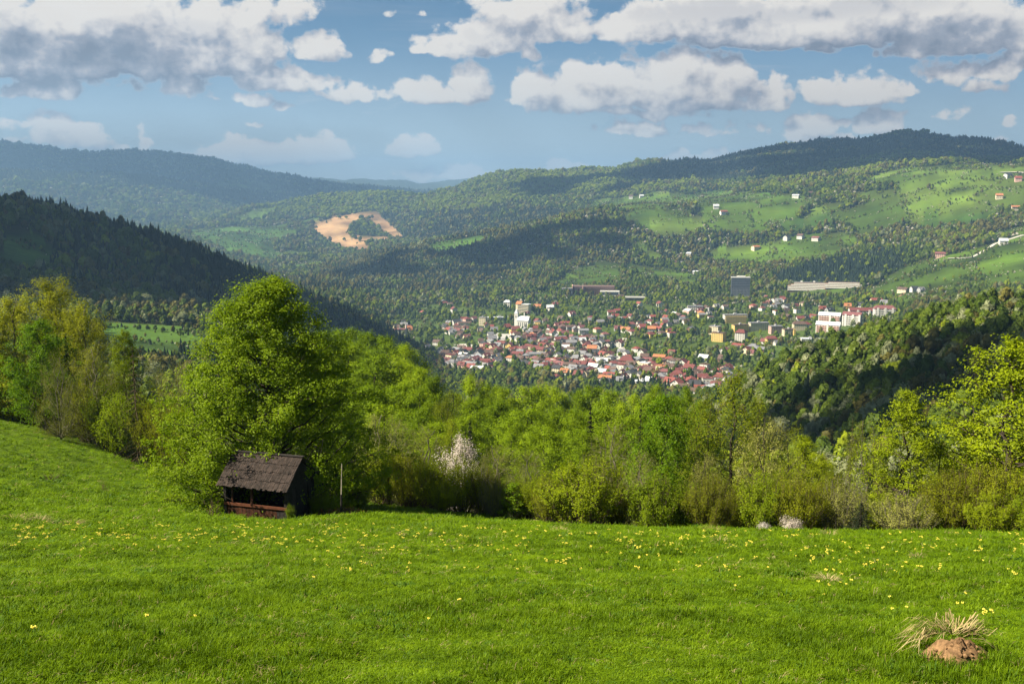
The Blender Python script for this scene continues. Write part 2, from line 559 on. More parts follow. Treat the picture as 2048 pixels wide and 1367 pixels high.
def project(x, y, z):
    zc = y * math.cos(PITCH) - z * math.sin(PITCH)
    yc = y * math.sin(PITCH) + z * math.cos(PITCH)
    zc = np.maximum(zc, 1e-3)
    return 1024 + FPX * x / zc, 683.5 - FPX * yc / zc


def hit(px, py, dmin=1.0):
    """ground point seen at a picture position"""
    dx, dy, dz = (float(v) for v in px_dir(px, py))
    a = math.degrees(math.atan2(dx, dy))
    T = dz / math.hypot(dx, dy)
    i = int(np.clip(round((a + 38) / 76 * (AZN - 1)), 0, AZN - 1))
    j0 = int(np.searchsorted(DG, dmin))
    ok = np.nonzero(TG[i, j0:] >= T)[0]
    j = j0 + (ok[0] if len(ok) else SN - 1 - j0)
    if j > j0:
        t0, t1 = TG[i, j - 1], TG[i, j]
        f = np.clip((T - t0) / (t1 - t0 + 1e-12), 0, 1)
        d = DG[j - 1] + f * (DG[j] - DG[j - 1])
    else:
        d = DG[j]
    x, y = d * math.sin(math.radians(a)), d * math.cos(math.radians(a))
    return np.array([x, y, float(ground(x, y))])


def at(px, d, py=900):
    """ground point at distance d below picture column px"""
    dx, dy, dz = (float(v) for v in px_dir(px, py))
    a = math.atan2(dx, dy)
    x, y = d * math.sin(a), d * math.cos(a)
    return np.array([x, y, float(ground(x, y))])


def visible(x, y, z, h):
    d = np.hypot(x, y)
    a = np.degrees(np.arctan2(x, y))
    i = np.clip(np.round((a + 38) / 76 * (AZN - 1)).astype(int), 0, AZN - 1)
    j = np.clip(np.searchsorted(DG, d) - 4, 0, SN - 1)
    return (z + h) / d >= RUN[i, j] - 0.0012


def inpoly(x, y, poly):
    c = np.zeros(np.shape(x), bool)
    n = len(poly)
    for k in range(n):
        x0, y0 = poly[k]
        x1, y1 = poly[(k + 1) % n]
        if y0 == y1:
            continue
        cond = (y0 > y) != (y1 > y)
        xi = (x1 - x0) * (y - y0) / (y1 - y0) + x0
        c ^= cond & (x < xi)
    return c


def inside(X, Y, Z, poly, d0, d1):
    d = np.hypot(X, Y)
    px, py = project(X, Y, Z)
    return inpoly(px, py, poly) & (d > d0) & (d < d1) & (Y > 0)


# open fields on the hills: outline as seen, distance range, tone
FIELDS = [
    ([(1095, 568), (1150, 540), (1205, 520), (1240, 532), (1240, 566), (1150, 582)], 1900, 3300, 'f'),
    ([(1250, 528), (1330, 535), (1395, 552), (1392, 572), (1300, 560), (1250, 548)], 1900, 3300, 'f'),
    ([(1000, 590), (1100, 585), (1110, 603), (1010, 606)], 1500, 2700, 'f'),
    ([(1835, 335), (1920, 326), (2110, 325), (2110, 372), (2060, 420), (1960, 418), (1860, 380), (1800, 372)], 2400, 4600, 'l'),
    ([(1690, 385), (1850, 378), (1990, 420), (1900, 432), (1770, 415)], 2200, 4400, 'l'),
    ([(1180, 402), (1260, 394), (1360, 388), (1440, 392), (1420, 412), (1250, 420), (1185, 420)], 2500, 4400, 'f'),
    ([(1390, 388), (1480, 384), (1600, 392), (1640, 404), (1580, 440), (1500, 470), (1420, 462), (1400, 425)], 2300, 4400, 'f'),
    ([(1495, 505), (1540, 485), (1600, 472), (1690, 465), (1725, 485), (1680, 515), (1590, 528), (1505, 528)], 1900, 3300, 'f'),
    ([(1600, 440), (1650, 405), (1700, 402), (1650, 432)], 2200, 4000, 'l'),
    ([(1700, 600), (1760, 562), (1830, 528), (1900, 512), (1960, 490), (2110, 452), (2110, 575), (1960, 585), (1880, 590), (1810, 625), (1775, 615)], 1300, 3000, 'f'),
    ([(1615, 590), (1700, 578), (1725, 600), (1650, 612)], 1500, 2400, 'f'),
    ([(195, 640), (400, 652), (410, 720), (300, 722), (210, 700)], 450, 900, 'd'),
    ([(365, 460), (520, 453), (590, 458), (600, 470), (540, 480), (560, 512), (500, 515), (420, 490)], 3300, 5200, 'd'),
    ([(868, 504), (910, 488), (950, 470), (960, 486), (900, 505)], 2400, 3600, 'f'),
    ([(570, 528), (640, 520), (660, 530), (600, 542)], 2400, 4000, 'f'),
    ([(850, 490), (960, 470), (985, 480), (880, 510)], 2500, 4200, 'd'),
    ([(410, 368), (480, 355), (560, 372), (530, 385), (440, 380)], 7000, 9500, 'l'),
    ([(80, 338), (180, 332), (180, 342), (90, 344)], 6500, 9800, 'l'),
    ([(0, 460), (60, 455), (110, 500), (100, 560), (0, 560)], 700, 1400, 'd'),
]
SKI = [
    [(622, 451), (665, 434), (705, 429), (742, 421), (756, 430), (716, 442), (700, 454), (697, 468), (706, 478), (728, 484), (744, 497), (716, 507), (686, 490), (656, 474), (636, 460)],
    [(730, 428), (749, 421), (776, 444), (809, 475), (788, 479), (750, 454)],
    [(624, 456), (640, 462), (672, 480), (704, 498), (688, 500), (650, 480)],
    [(700, 470), (775, 474), (780, 482), (735, 486), (722, 482)],
]
TOWN = [(775, 640), (850, 605), (1000, 600), (1150, 592), (1300, 592), (1500, 588), (1560, 578), (1740, 585), (1800, 605), (1810, 640), (1690, 690), (1560, 750), (1430, 800), (1250, 790), (1080, 750), (900, 750), (860, 705), (780, 675)]
PLANTATION = [(1530, 560), (1590, 540), (1700, 512), (1800, 498), (1845, 495), (1840, 515), (1760, 560), (1700, 572), (1600, 575)]


def cells(x, y, seed):
    """jittered cells: (random value of the nearest cell, distance to the cell border)"""
    ix, iy = np.floor(x).astype(np.int64), np.floor(y).astype(np.int64)
    f1 = np.full(x.shape, 9.0)
    f2 = np.full(x.shape, 9.0)
    val = np.zeros(x.shape)
    for i in (-1, 0, 1):
        for j in (-1, 0, 1):
            cx, cy = ix + i, iy + j
            d = np.hypot(cx + .15 + .7 * _hash(cx, cy, seed) - x, cy + .15 + .7 * _hash(cx, cy, seed + 1) - y)
            nv = _hash(cx, cy, seed + 2)
            new = d < f1
            f2 = np.where(new, f1, np.minimum(f2, d))
            val = np.where(new, nv, val)
            f1 = np.where(new, d, f1)
    return val, f2 - f1


PATCHWORK = [(1160, 430), (1300, 385), (1500, 378), (1640, 400), (1780, 335), (2150, 320), (2150, 580), (1880, 590), (1800, 560), (1850, 490), (1700, 500), (1560, 530), (1420, 540), (1300, 520), (1250, 470)]
PATCH2 = [(420, 400), (640, 392), (640, 440), (620, 560), (520, 560), (430, 500)]


def plots(X, Y):
    w = 30 * fbm(X / 90, Y / 90, 2, 15)
    return cells((X + w) / 175, (Y + w * .6) / 120, 55)


def landuse(X, Y, Z):
    """0 wood floor, 1 field green, 2 light field, 3 dark field, 4 bare soil, 5 meadow, 6 town"""
    d = np.hypot(X, Y)
    wob = 16 * fbm(X / 75, Y / 55, 3, 77)
    out = np.zeros(X.shape, int)
    px, py = project(X, Y, Z)
    px = px + wob * 0.6
    py = py + wob * 0.35
    for poly, d0, d1, t in FIELDS:
        out[inpoly(px, py, poly) & (d > d0) & (d < d1) & (Y > 0)] = {'f': 1, 'l': 2, 'd': 3}[t]
    cv, cb_ = plots(X, Y)
    hill = (inpoly(px, py, PATCHWORK) & (d > 1900) & (d < 4700)) | (inpoly(px, py, PATCH2) & (d > 2400) & (d < 5600))
    hill &= (out == 0) & (Y > 0)
    out[hill & (cv < 0.22)] = 1
    out[hill & (cv >= 0.22) & (cv < 0.31)] = 2
    out[hill & (cv >= 0.31) & (cv < 0.38)] = 3
    for poly in SKI:
        out[inpoly(px - wob * 0.52, py - wob * 0.33, poly) & (d > 3700) & (d < 5600) & (Y > 0)] = 4
    out[inpoly(px, py, TOWN) & (d > 950) & (d < 2250) & (Y > 0)] = 6
    edge = np.interp(np.degrees(np.arctan2(X, Y)), [-40, -25, -17, -9, -5, 1.8, 3, 30], [92, 89, 74, 60, 52, 47, 36, 36])
    out[(d < edge + 2.5 * fbm(X / 7, Y / 7, 2, 5)) | (Y < 0)] = 5
    return out


# ------------------------------------------------------------------ materials
def new_mat(name):
    m = bpy.data.materials.new(name)
    m.use_nodes = True
    m.node_tree.nodes.clear()
    return m, NT(m.node_tree)


def out_surf(n, shader):
    o = n.n('ShaderNodeOutputMaterial')
    n.t.links.new(shader, o.inputs[0])
    return o


def principled(n, col, rough=0.8, spec=0.3, bump=None, bstr=0.3, bdist=0.02):
    b = n.n('ShaderNodeBsdfPrincipled')
    n.put(b.inputs['Base Color'], c4(col))
    n.put(b.inputs['Roughness'], rough)
    b.inputs['Specular IOR Level'].default_value = spec
    if bump is not None:
        bp = n.n('ShaderNodeBump')
        bp.inputs['Strength'].default_value = bstr
        bp.inputs['Distance'].default_value = bdist
        n.put(bp.inputs['Height'], bump)
        n.t.links.new(bp.outputs[0], b.inputs['Normal'])
    return b.outputs[0]


def plain(name, col, rough=0.75, var=0.25, scale=3.0, spec=0.25, objvar=0.0):
    m, n = new_mat(name)
    tc = n.n('ShaderNodeTexCoord').outputs['Object']
    f = n.noise(tc, scale, 5, 0.6)
    a = tuple(c * (1 - var) for c in col)
    b = tuple(min(1, c * (1 + var)) for c in col)
    c = n.mix(n.step(f, 0.3, 0.7), a, b)
    if objvar:
        oi = n.n('ShaderNodeObjectInfo').outputs['Random']
        hs = n.n('ShaderNodeHueSaturation')
        n.put(hs.inputs['Value'], n.m('MULTIPLY_ADD', oi, objvar * 2, 1 - objvar))
        n.put(hs.inputs['Color'], c)
        c = hs.outputs[0]
    out_surf(n, principled(n, c, rough, spec))
    return m


def leaf_mat(name, cols, trans=0.4, tint=(1.05, 1.12, 0.5), wf=0.55, clump=0.6):
    """cols: list of leaf greens, chosen by noise over the crown and by tree"""
    m, n = new_mat(name)
    geo = n.n('ShaderNodeNewGeometry')
    oi = n.n('ShaderNodeObjectInfo')
    f = n.noise(geo.outputs['Position'], clump, 3, 0.6)
    isl = geo.outputs['Random Per Island']
    k = n.m('ADD', n.m('MULTIPLY_ADD', f, wf, (0.55 - wf) * 0.5), n.m('MULTIPLY_ADD', oi.outputs['Random'], 0.62, -0.135))
    k = n.m('ADD', k, n.m('MULTIPLY', n.m('SUBTRACT', isl, 0.5), 0.5))
    st = [(i / (len(cols) - 1) * 0.8 + 0.1, c) for i, c in enumerate(cols)]
    c = n.ramp(k, st)
    d = n.n('ShaderNodeBsdfDiffuse')
    n.put(d.inputs[0], c)
    t = n.n('ShaderNodeBsdfTranslucent')
    n.put(t.inputs[0], n.mix(1.0, c, tint, 'MULTIPLY'))
    mx = n.n('ShaderNodeMixShader')
    mx.inputs[0].default_value = trans
    n.t.links.new(d.outputs[0], mx.inputs[1])
    n.t.links.new(t.outputs[0], mx.inputs[2])
    gl = n.n('ShaderNodeBsdfGlossy')
    gl.inputs['Roughness'].default_value = 0.5
    gl.inputs['Color'].default_value = (1, 1, 1, 1)
    m2 = n.n('ShaderNodeMixShader')
    m2.inputs[0].default_value = 0.006
    n.t.links.new(mx.outputs[0], m2.inputs[1])
    n.t.links.new(gl.outputs[0], m2.inputs[2])
    out_surf(n, m2.outputs[0])
    return m


M = {}
M['bark'] = plain('bark', (0.045, 0.035, 0.026), 0.9, 0.4, 6)
M['twig'] = plain('twig', (0.085, 0.060, 0.035), 0.9, 0.35, 4)
M['twig_grey'] = plain('twig_grey', (0.13, 0.115, 0.085), 0.9, 0.35, 4)
M['linden'] = leaf_mat('linden_leaf', [(0.085, 0.138, 0.003), (0.142, 0.215, 0.004), (0.21, 0.29, 0.007)], 0.38)
M['beech'] = leaf_mat('beech_leaf', [(0.100, 0.160, 0.002), (0.170, 0.255, 0.003), (0.265, 0.345, 0.006)], 0.24)
M['beech_yellow'] = leaf_mat('beech_leaf_yellow', [(0.13, 0.175, 0.003), (0.215, 0.275, 0.004), (0.31, 0.36, 0.008)], 0.36)
M['aspen'] = leaf_mat('aspen_leaf', [(0.21, 0.225, 0.008), (0.32, 0.335, 0.014), (0.42, 0.42, 0.03)], 0.36)
M['maple'] = leaf_mat('maple_leaf', [(0.085, 0.16, 0.003), (0.145, 0.25, 0.004), (0.22, 0.32, 0.006)], 0.42)
M['willow'] = leaf_mat('willow_leaf', [(0.12, 0.135, 0.025), (0.19, 0.205, 0.04), (0.27, 0.28, 0.065)], 0.35)
M['alder'] = leaf_mat('alder_leaf', [(0.115, 0.145, 0.004), (0.18, 0.22, 0.006), (0.25, 0.29, 0.01)], 0.36)
M['shrub'] = leaf_mat('shrub_leaf', [(0.125, 0.168, 0.003), (0.20, 0.255, 0.004), (0.28, 0.33, 0.006)], 0.34)
M['shrub_green'] = leaf_mat('shrub_leaf_green', [(0.10, 0.150, 0.003), (0.16, 0.225, 0.004), (0.23, 0.295, 0.006)], 0.4)
M['shrub_brown'] = leaf_mat('shrub_leaf_brown', [(0.125, 0.138, 0.005), (0.195, 0.222, 0.005), (0.265, 0.29, 0.007)], 0.34)
M['cream'] = leaf_mat('cream_leaf', [(0.18, 0.19, 0.04), (0.30, 0.30, 0.075), (0.42, 0.40, 0.14)], 0.35)
M['blossom'] = leaf_mat('white_blossom', [(0.50, 0.42, 0.37), (0.66, 0.58, 0.52), (0.78, 0.73, 0.68)], 0.3, (1, 1, 1))
M['spruce'] = leaf_mat('spruce_needle', [(0.010, 0.020, 0.008), (0.018, 0.032, 0.011), (0.032, 0.046, 0.013)], 0.15)
M['larch'] = leaf_mat('larch_needle', [(0.03, 0.045, 0.010), (0.05, 0.07, 0.014), (0.075, 0.095, 0.018)], 0.25)
M['dead_leaf'] = leaf_mat('dead_leaf', [(0.20, 0.06, 0.018), (0.32, 0.12, 0.03), (0.36, 0.20, 0.07)], 0.3, (1, 1, 1))
M['straw'] = leaf_mat('straw', [(0.26, 0.19, 0.085), (0.40, 0.30, 0.15), (0.52, 0.42, 0.23)], 0.3, (1, 1, 0.9))
M['grass'] = leaf_mat('grass_blade', [(0.054, 0.102, 0.0022), (0.099, 0.172, 0.003), (0.165, 0.255, 0.0055)], 0.35, (1.1, 1.1, .6), wf=1.3, clump=1.1)
M['weed'] = leaf_mat('weed_leaf', [(0.030, 0.070, 0.006), (0.055, 0.115, 0.010), (0.09, 0.16, 0.016)], 0.25)
M['petal'] = plain('yellow_petal', (0.80, 0.68, 0.09), 0.6, 0.12, 30)
M['flower_stem'] = plain('flower_stem', (0.13, 0.21, 0.035), 0.7)
# far woods
M['w_green'] = leaf_mat('wood_green', [(0.036, 0.060, 0.006), (0.066, 0.102, 0.009), (0.115, 0.155, 0.014)], 0.22, clump=0.02)
M['w_bright'] = leaf_mat('wood_bright', [(0.095, 0.130, 0.005), (0.145, 0.190, 0.007), (0.205, 0.245, 0.010)], 0.2, clump=0.02)
M['w_olive'] = leaf_mat('wood_olive', [(0.075, 0.066, 0.018), (0.110, 0.102, 0.022), (0.150, 0.14, 0.03)], 0.22, clump=0.02)
M['w_pale'] = leaf_mat('wood_pale', [(0.13, 0.15, 0.075), (0.18, 0.20, 0.10), (0.24, 0.26, 0.14)], 0.22, clump=0.02)
M['w_dark'] = leaf_mat('wood_conifer', [(0.010, 0.020, 0.010), (0.017, 0.031, 0.014), (0.028, 0.044, 0.018)], 0.1, clump=0.02)
M['w_white'] = leaf_mat('wood_blossom', [(0.36, 0.33, 0.27), (0.48, 0.44, 0.38), (0.60, 0.56, 0.49)], 0.22, (1, 1, 1), clump=0.02)


def ground_mat():
    m, n = new_mat('ground')
    at_ = n.n('ShaderNodeAttribute', attribute_name='land')
    geo = n.n('ShaderNodeNewGeometry')
    pos = geo.outputs['Position']
    a = n.noise(pos, 0.35, 6, 0.62)
    b = n.noise(pos, 0.012, 5, 0.6)
    c = n.noise(pos, 6.0, 5, 0.65)
    hs = n.n('ShaderNodeHueSaturation')
    v = n.m('MULTIPLY_ADD', n.m('SUBTRACT', a, 0.5), 0.55, 1.0)
    v = n.m('MULTIPLY_ADD', n.m('SUBTRACT', b, 0.5), 0.9, v)
    v = n.m('MULTIPLY_ADD', n.m('SUBTRACT', c, 0.5), 0.5, v)
    e = n.noise(n.vm('MULTIPLY', pos, (0.6, 1.6, 1.0)), 0.055, 4, 0.65)
    v = n.m('MULTIPLY_ADD', n.m('SUBTRACT', e, 0.5), 0.9, v)
    n.put(hs.inputs['Value'], v)
    n.put(hs.inputs['Hue'], n.m('MULTIPLY_ADD', n.m('SUBTRACT', b, 0.5), 0.05, 0.5))
    n.put(hs.inputs['Color'], at_.outputs['Color'])
    out_surf(n, principled(n, hs.outputs[0], 0.95, 0.1, n.m('ADD', n.m('MULTIPLY', c, 0.4), a), 0.5, 0.08))
    return m


M['ground'] = ground_mat()

# ------------------------------------------------------------------ terrain mesh
az_in = np.arange(-35.0, 35.01, 0.115)
az_out = np.arange(37.0, 323.5, 2.2)
AZM = np.radians(np.concatenate([az_in, az_out]))
DM = np.exp(np.linspace(math.log(0.6), math.log(16800), 430))
XX = np.sin(AZM)[None, :] * DM[:, None]
YY = np.cos(AZM)[None, :] * DM[:, None]
ZZ = ground(XX, YY)
na, nd = len(AZM), len(DM)
LU = landuse(XX, YY, ZZ)
LCOL = np.array([(0.032, 0.040, 0.009), (0.046, 0.080, 0.007), (0.062, 0.096, 0.011), (0.042, 0.085, 0.009), (0.27, 0.165, 0.085), (0.068, 0.120, 0.003), (0.055, 0.085, 0.014)])
LC = LCOL[LU]
fl = fbm(XX / 130, YY / 35, 3, 41)[..., None]
CV, _cb = plots(XX, YY)
LC = LC * np.where(np.isin(LU, (1, 2, 3)), 0.72 + 0.6 * ((CV * 7.31) % 1.0), 1.0)[..., None]
LC = LC * np.where(np.isin(LU, (1, 2, 3, 4))[..., None], 1 + 1.1 * fl, 1)
V = np.stack([XX, YY, ZZ], -1).reshape(-1, 3)
i, j = np.meshgrid(np.arange(nd - 1), np.arange(na), indexing='ij')
j2 = (j + 1) % na
Q = np.stack([i * na + j, i * na + j2, (i + 1) * na + j2, (i + 1) * na + j], -1).reshape(-1, 4)[:, ::-1]
cidx = len(V)
V = np.concatenate([V, [[0, 0, float(ground(0.0, 0.01))]]])
jj = np.arange(na)
T = np.stack([np.full(na, cidx), (jj + 1) % na, jj], -1)[:, ::-1]
cols = np.concatenate([LC.reshape(-1, 3), LCOL[5:6]])
cols = np.concatenate([cols, np.ones((len(cols), 1))], 1)
me = make_mesh('ground', V, [Q, T], (M['ground'],), None, True, {'land': ('FLOAT_COLOR', 'POINT', cols)})
nm = np.zeros(len(me.polygons) * 3, np.float32)
me.polygons.foreach_get('normal', nm)
if nm.reshape(-1, 3)[:, 2].mean() < 0:
    me.flip_normals()
tag(obj('ground', me), kind='structure')

# ------------------------------------------------------------------ plants
def bez(p0, p1, p2, n=6):
    t = np.linspace(0, 1, n)[:, None]
    return (1 - t) ** 2 * p0 + 2 * t * (1 - t) * p1 + t * t * p2


def make_tree(seed, H=10., Rad=4., base=0.12, prof=None, limbs=40, subs=9, per=40, leaf=0.13, cr=0.42, flat=0.7, rise=0.5, tr=0.18, droop=0.0, nz=0.4, wob=0.25, forks=1, inner=0.25, asp=0.62, jl=(0.72, 1.12)):
    """-> (trunk MB, crown MB): tapered trunk, curved limbs, side twigs, clumps of leaf-sized faces round the twig ends"""
    g = np.random.default_rng(seed)
    wood, crown = MB(), MB()
    stems = []
    for fk in range(forks):
        n = 9
        tt = np.linspace(0, 1, n)
        a = fk * 2.4 + g.uniform(0, 6)
        sp = 0.0 if forks == 1 else Rad * g.uniform(0.15, 0.4)
        hx = H * (0.97 if fk == 0 else g.uniform(0.75, 0.95))
        P = np.stack([np.cos(a) * sp * tt ** 0.8 + g.normal(0, wob, n) * tt, np.sin(a) * sp * tt ** 0.8 + g.normal(0, wob, n) * tt, hx * tt], 1)
        wood.tube(P, tr * (1 - 0.9 * tt) * (1.0 if forks == 1 else 0.75) + 0.012, 7)
        stems.append(P)
    C, Sz = [], []
    for i in range(limbs):
        t = (i + g.uniform(0.1, 0.9)) / limbs
        st = stems[i % forks]
        a = i * 2.39996 + g.normal(0, 0.35)
        L = Rad * prof(t) * g.uniform(*jl)
        h1 = H * (base + (1 - base) * t)
        h0 = max(H * base * 0.6, h1 - rise * L)
        k = np.clip(h0 / H, 0, 0.97) * (len(st) - 1)
        k0 = int(k)
        p0 = st[k0] + (st[min(k0 + 1, len(st) - 1)] - st[k0]) * (k - k0)
        out = np.array([math.cos(a), math.sin(a), 0])
        p2 = np.array([p0[0] * 0.5, p0[1] * 0.5, 0]) + out * L + np.array([0, 0, h1 - droop * L])
        p1 = p0 + out * L * 0.5 + np.array([0, 0, (h1 - h0) * (0.25 if droop == 0 else 1.1)])
        P = bez(p0, p1, p2, 7)
        P[1:-1] += g.normal(0, 0.035 * L + 0.01, (5, 3))
        r0 = tr * 0.42 * (1 - 0.75 * t) * (0.5 + 0.5 * L / Rad)
        wood.tube(P, np.linspace(r0, 0.008, 7), 4)
        for s_ in range(subs):
            f = inner + (1 - inner) * (s_ + g.uniform(0, 1)) / subs
            q = f * 6
            q0 = int(min(q, 5))
            b0 = P[q0] + (P[q0 + 1] - P[q0]) * (q - q0)
            dr = g.normal(size=3)
            dr[2] = dr[2] * 0.6 + 0.15 - droop * 0.8
            dr = dr / np.linalg.norm(dr) + out * 0.45
            ln = (0.10 + 0.22 * (1 - f * 0.6)) * L + 0.15
            e = b0 + dr * ln
            if s_ % 2 == 0:
                wood.tube(np.stack([b0, (b0 + e) / 2 + g.normal(0, 0.03, 3), e]), (0.016, 0.011, 0.006), 3)
            C.append(e)
            Sz.append(cr * g.uniform(0.6, 1.35))
            if g.uniform() < 0.6:
                C.append((b0 + e) / 2)
                Sz.append(cr * 0.7)
    C = np.array(C)
    Sz = np.array(Sz)
    idx = np.repeat(np.arange(len(C)), per)
    off = g.normal(size=(len(idx), 3)) * Sz[idx][:, None] * 0.6
    off[:, 2] *= flat
    L = C[idx] + off
    ok = L[:, 2] > 0.15
    L, off = L[ok], off[ok]
    ov = L - np.array([0, 0, H * (base + 0.42 * (1 - base))])
    ov[:, 2] *= 0.8 * Rad / H * 2
    ov /= np.linalg.norm(ov, axis=1)[:, None] + 1e-9
    oc = off / (np.linalg.norm(off, axis=1)[:, None] + 1e-9)
    crown.leaves(L, leaf, nz, asp, g, ov * .6 + oc * .6)
    return wood, crown


def make_shrub(seed, H=3., Rad=2.2, stems=46, per=34, leaf=0.085, top=0.35, tw=5, spread=1.0, upl=0.3, jit=0.10):
    """many rising stems with fine upright twigs; leaves thicken towards the outside"""
    g = np.random.default_rng(seed)
    wood, crown = MB(), MB()
    C = []
    for i in range(stems):
        a = i * 2.39996 + g.normal(0, 0.3)
        k = math.sqrt((i + 0.5) / stems)
        rr = Rad * k * spread * g.uniform(0.85, 1.08)
        hh = H * (0.42 + 0.58 * math.sqrt(max(0.0, 1 - (k * 0.97) ** 2.2))) * g.uniform(0.82, 1.1)
        p0 = np.array([math.cos(a), math.sin(a), 0]) * Rad * 0.22 * k
        p2 = np.array([math.cos(a) * rr, math.sin(a) * rr, hh])
        p1 = np.array([math.cos(a) * rr * 0.62, math.sin(a) * rr * 0.62, hh * 0.42])
        P = bez(p0, p1, p2, 7)
        P[1:-1] += g.normal(0, 0.06, (5, 3))
        wood.tube(P, np.linspace(0.03, 0.007, 7), 3)
        for j in range(tw):
            f = g.uniform(0.22, 0.95)
            q = f * 6
            q0 = int(min(q, 5))
            b0 = P[q0] + (P[q0 + 1] - P[q0]) * (q - q0)
            dr = np.array([math.cos(a), math.sin(a), 0]) * 0.35 + g.normal(0, 0.55, 3)
            dr[2] = abs(dr[2]) + 0.55 + upl
            e = b0 + dr / np.linalg.norm(dr) * H * g.uniform(0.10, 0.30) * (1.1 - 0.4 * f)
            wood.tube(np.stack([b0, e]), (0.012, 0.004), 3)
            n = max(3, int(per * (top + (1 - top) * f)))
            tt = g.uniform(0.15, 1.0, n)[:, None] ** 0.8
            C.append(b0 + (e - b0) * tt + g.normal(0, jit, (n, 3)))
    C = np.concatenate(C)
    C = C[C[:, 2] > 0.06]
    ov = C - np.array([0, 0, H * 0.35])
    ov /= np.linalg.norm(ov, axis=1)[:, None] + 1e-9
    crown.leaves(C, leaf, 0.2, 0.6, g, ov)
    return wood, crown


def make_spruce(seed, H=9., Rad=2.2, whorls=26, arms=8, per=46, leaf=0.20, ragged=0.2):
    g = np.random.default_rng(seed)
    wood, crown = MB(), MB()
    tt = np.linspace(0, 1, 6)
    wood.tube(np.stack([0 * tt, 0 * tt, H * tt], 1), 0.13 * (1 - 0.93 * tt) + 0.008, 6)
    C = []
    for w_ in range(whorls):
        t = (w_ + 0.5) / whorls
        h = H * (0.05 + 0.94 * t)
        for k in range(arms):
            a = k * 2 * math.pi / arms + w_ * 0.9 + g.normal(0, 0.2)
            L = Rad * (1 - t) ** 0.85 * g.uniform(1 - ragged * 1.6, 1 + ragged) + 0.08
            o = np.array([math.cos(a), math.sin(a), 0])
            p0 = np.array([0, 0, h])
            p2 = p0 + o * L + np.array([0, 0, -0.28 * L + 0.12 * L * g.normal()])
            P = bez(p0, p0 + o * L * 0.55 + np.array([0, 0, -0.26 * L]), p2, 5)
            wood.tube(P, np.linspace(0.025, 0.005, 5), 3)
            n = max(5, int(per * L / Rad))
            f = g.uniform(0.12, 1.0, n)
            q = np.clip(f * 4, 0, 3.999)
            q0 = q.astype(int)
            b = P[q0] + (P[q0 + 1] - P[q0]) * (q - q0)[:, None]
            side = np.cross(o, [0, 0, 1])
            b = b + side[None] * g.normal(0, 0.13 * L, n)[:, None] * (1.15 - f)[:, None] + np.array([0, 0, -1]) * np.abs(g.normal(0, 0.10, n))[:, None]
            C.append(b)
    crown.leaves(np.concatenate(C), leaf, 0.5, 0.4, g)
    return wood, crown


def make_birch(seed, H=8., Rad=2.0):
    g = np.random.default_rng(seed)
    wood, crown = make_tree(seed, H, Rad, 0.22, lambda t: (1 - t) ** 0.6 * 0.9 + 0.12, 26, 4, 12, 0.07, 0.3, 0.8, 0.8, 0.10, 0.15)
    C = []
    for i in range(150):
        t = g.uniform(0, 1)
        a = g.uniform(0, 6.3)
        r = Rad * ((1 - t) ** 0.6 * 0.9 + 0.1) * math.sqrt(g.uniform(0.2, 1))
        p = np.array([math.cos(a) * r, math.sin(a) * r, H * (0.3 + 0.68 * t)])
        ln = g.uniform(0.8, 2.2)
        e = p + np.array([math.cos(a) * 0.25, math.sin(a) * 0.25, -ln])
        e[2] = max(e[2], 0.4)
        wood.tube(np.stack([p, (p + e) / 2 + np.array([math.cos(a) * .12, math.sin(a) * .12, 0.1]), e]), (0.008, 0.006, 0.003), 3)
        n = int(36 * ln)
        f = g.uniform(0, 1, n)[:, None]
        C.append(p + (e - p) * f + g.normal(0, 0.07, (n, 3)))
    crown.leaves(np.concatenate(C), 0.07, 0.0, 0.6, g)
    return wood, crown


egg = lambda t: np.interp(t, [0, 0.12, 0.3, 0.5, 0.7, 0.85, 1.0], [0.72, 0.96, 1.0, 0.84, 0.60, 0.38, 0.10])
lin = lambda t: np.interp(t, [0, 0.08, 0.22, 0.4, 0.6, 0.8, 0.92, 1.0], [0.92, 1.0, 1.0, 0.91, 0.75, 0.52, 0.31, 0.08])
dome = lambda t: np.interp(t, [0, 0.15, 0.4, 0.7, 0.88, 1.0], [0.62, 0.9, 1.0, 0.82, 0.52, 0.16])
spire = lambda t: np.interp(t, [0, 0.15, 0.4, 0.7, 1.0], [0.7, 1.0, 0.85, 0.5, 0.08])
plume = lambda t: np.interp(t, [0, 0.3, 0.6, 0.85, 1.0], [0.55, 1.0, 0.95, 0.6, 0.2])

PLANTS = {}      # kind -> list of (trunk mesh, crown mesh, H, R)
NAMES = {}       # kind -> (object name, category, crown part name, trunk part name)


def reg(kind, name, cat, builds, bark, leaf, cn='crown', tn='trunk'):
    out = []
    for (wood, crown, H, Rd) in builds:
        cm = crown.mesh(cn, (M[leaf],))
        tm = wood.mesh(tn, (M[bark],), True)
        out.append((tm, cm, H, Rd))
    PLANTS[kind] = out
    NAMES[kind] = (name, cat, cn, tn)


def T_(seed, **k):
    w, c = make_tree(seed, **k)
    return w, c, k.get('H', 10.), k.get('Rad', 4.)


def S_(seed, **k):
    w, c = make_shrub(seed, **k)
    return w, c, k.get('H', 3.), k.get('Rad', 2.2)


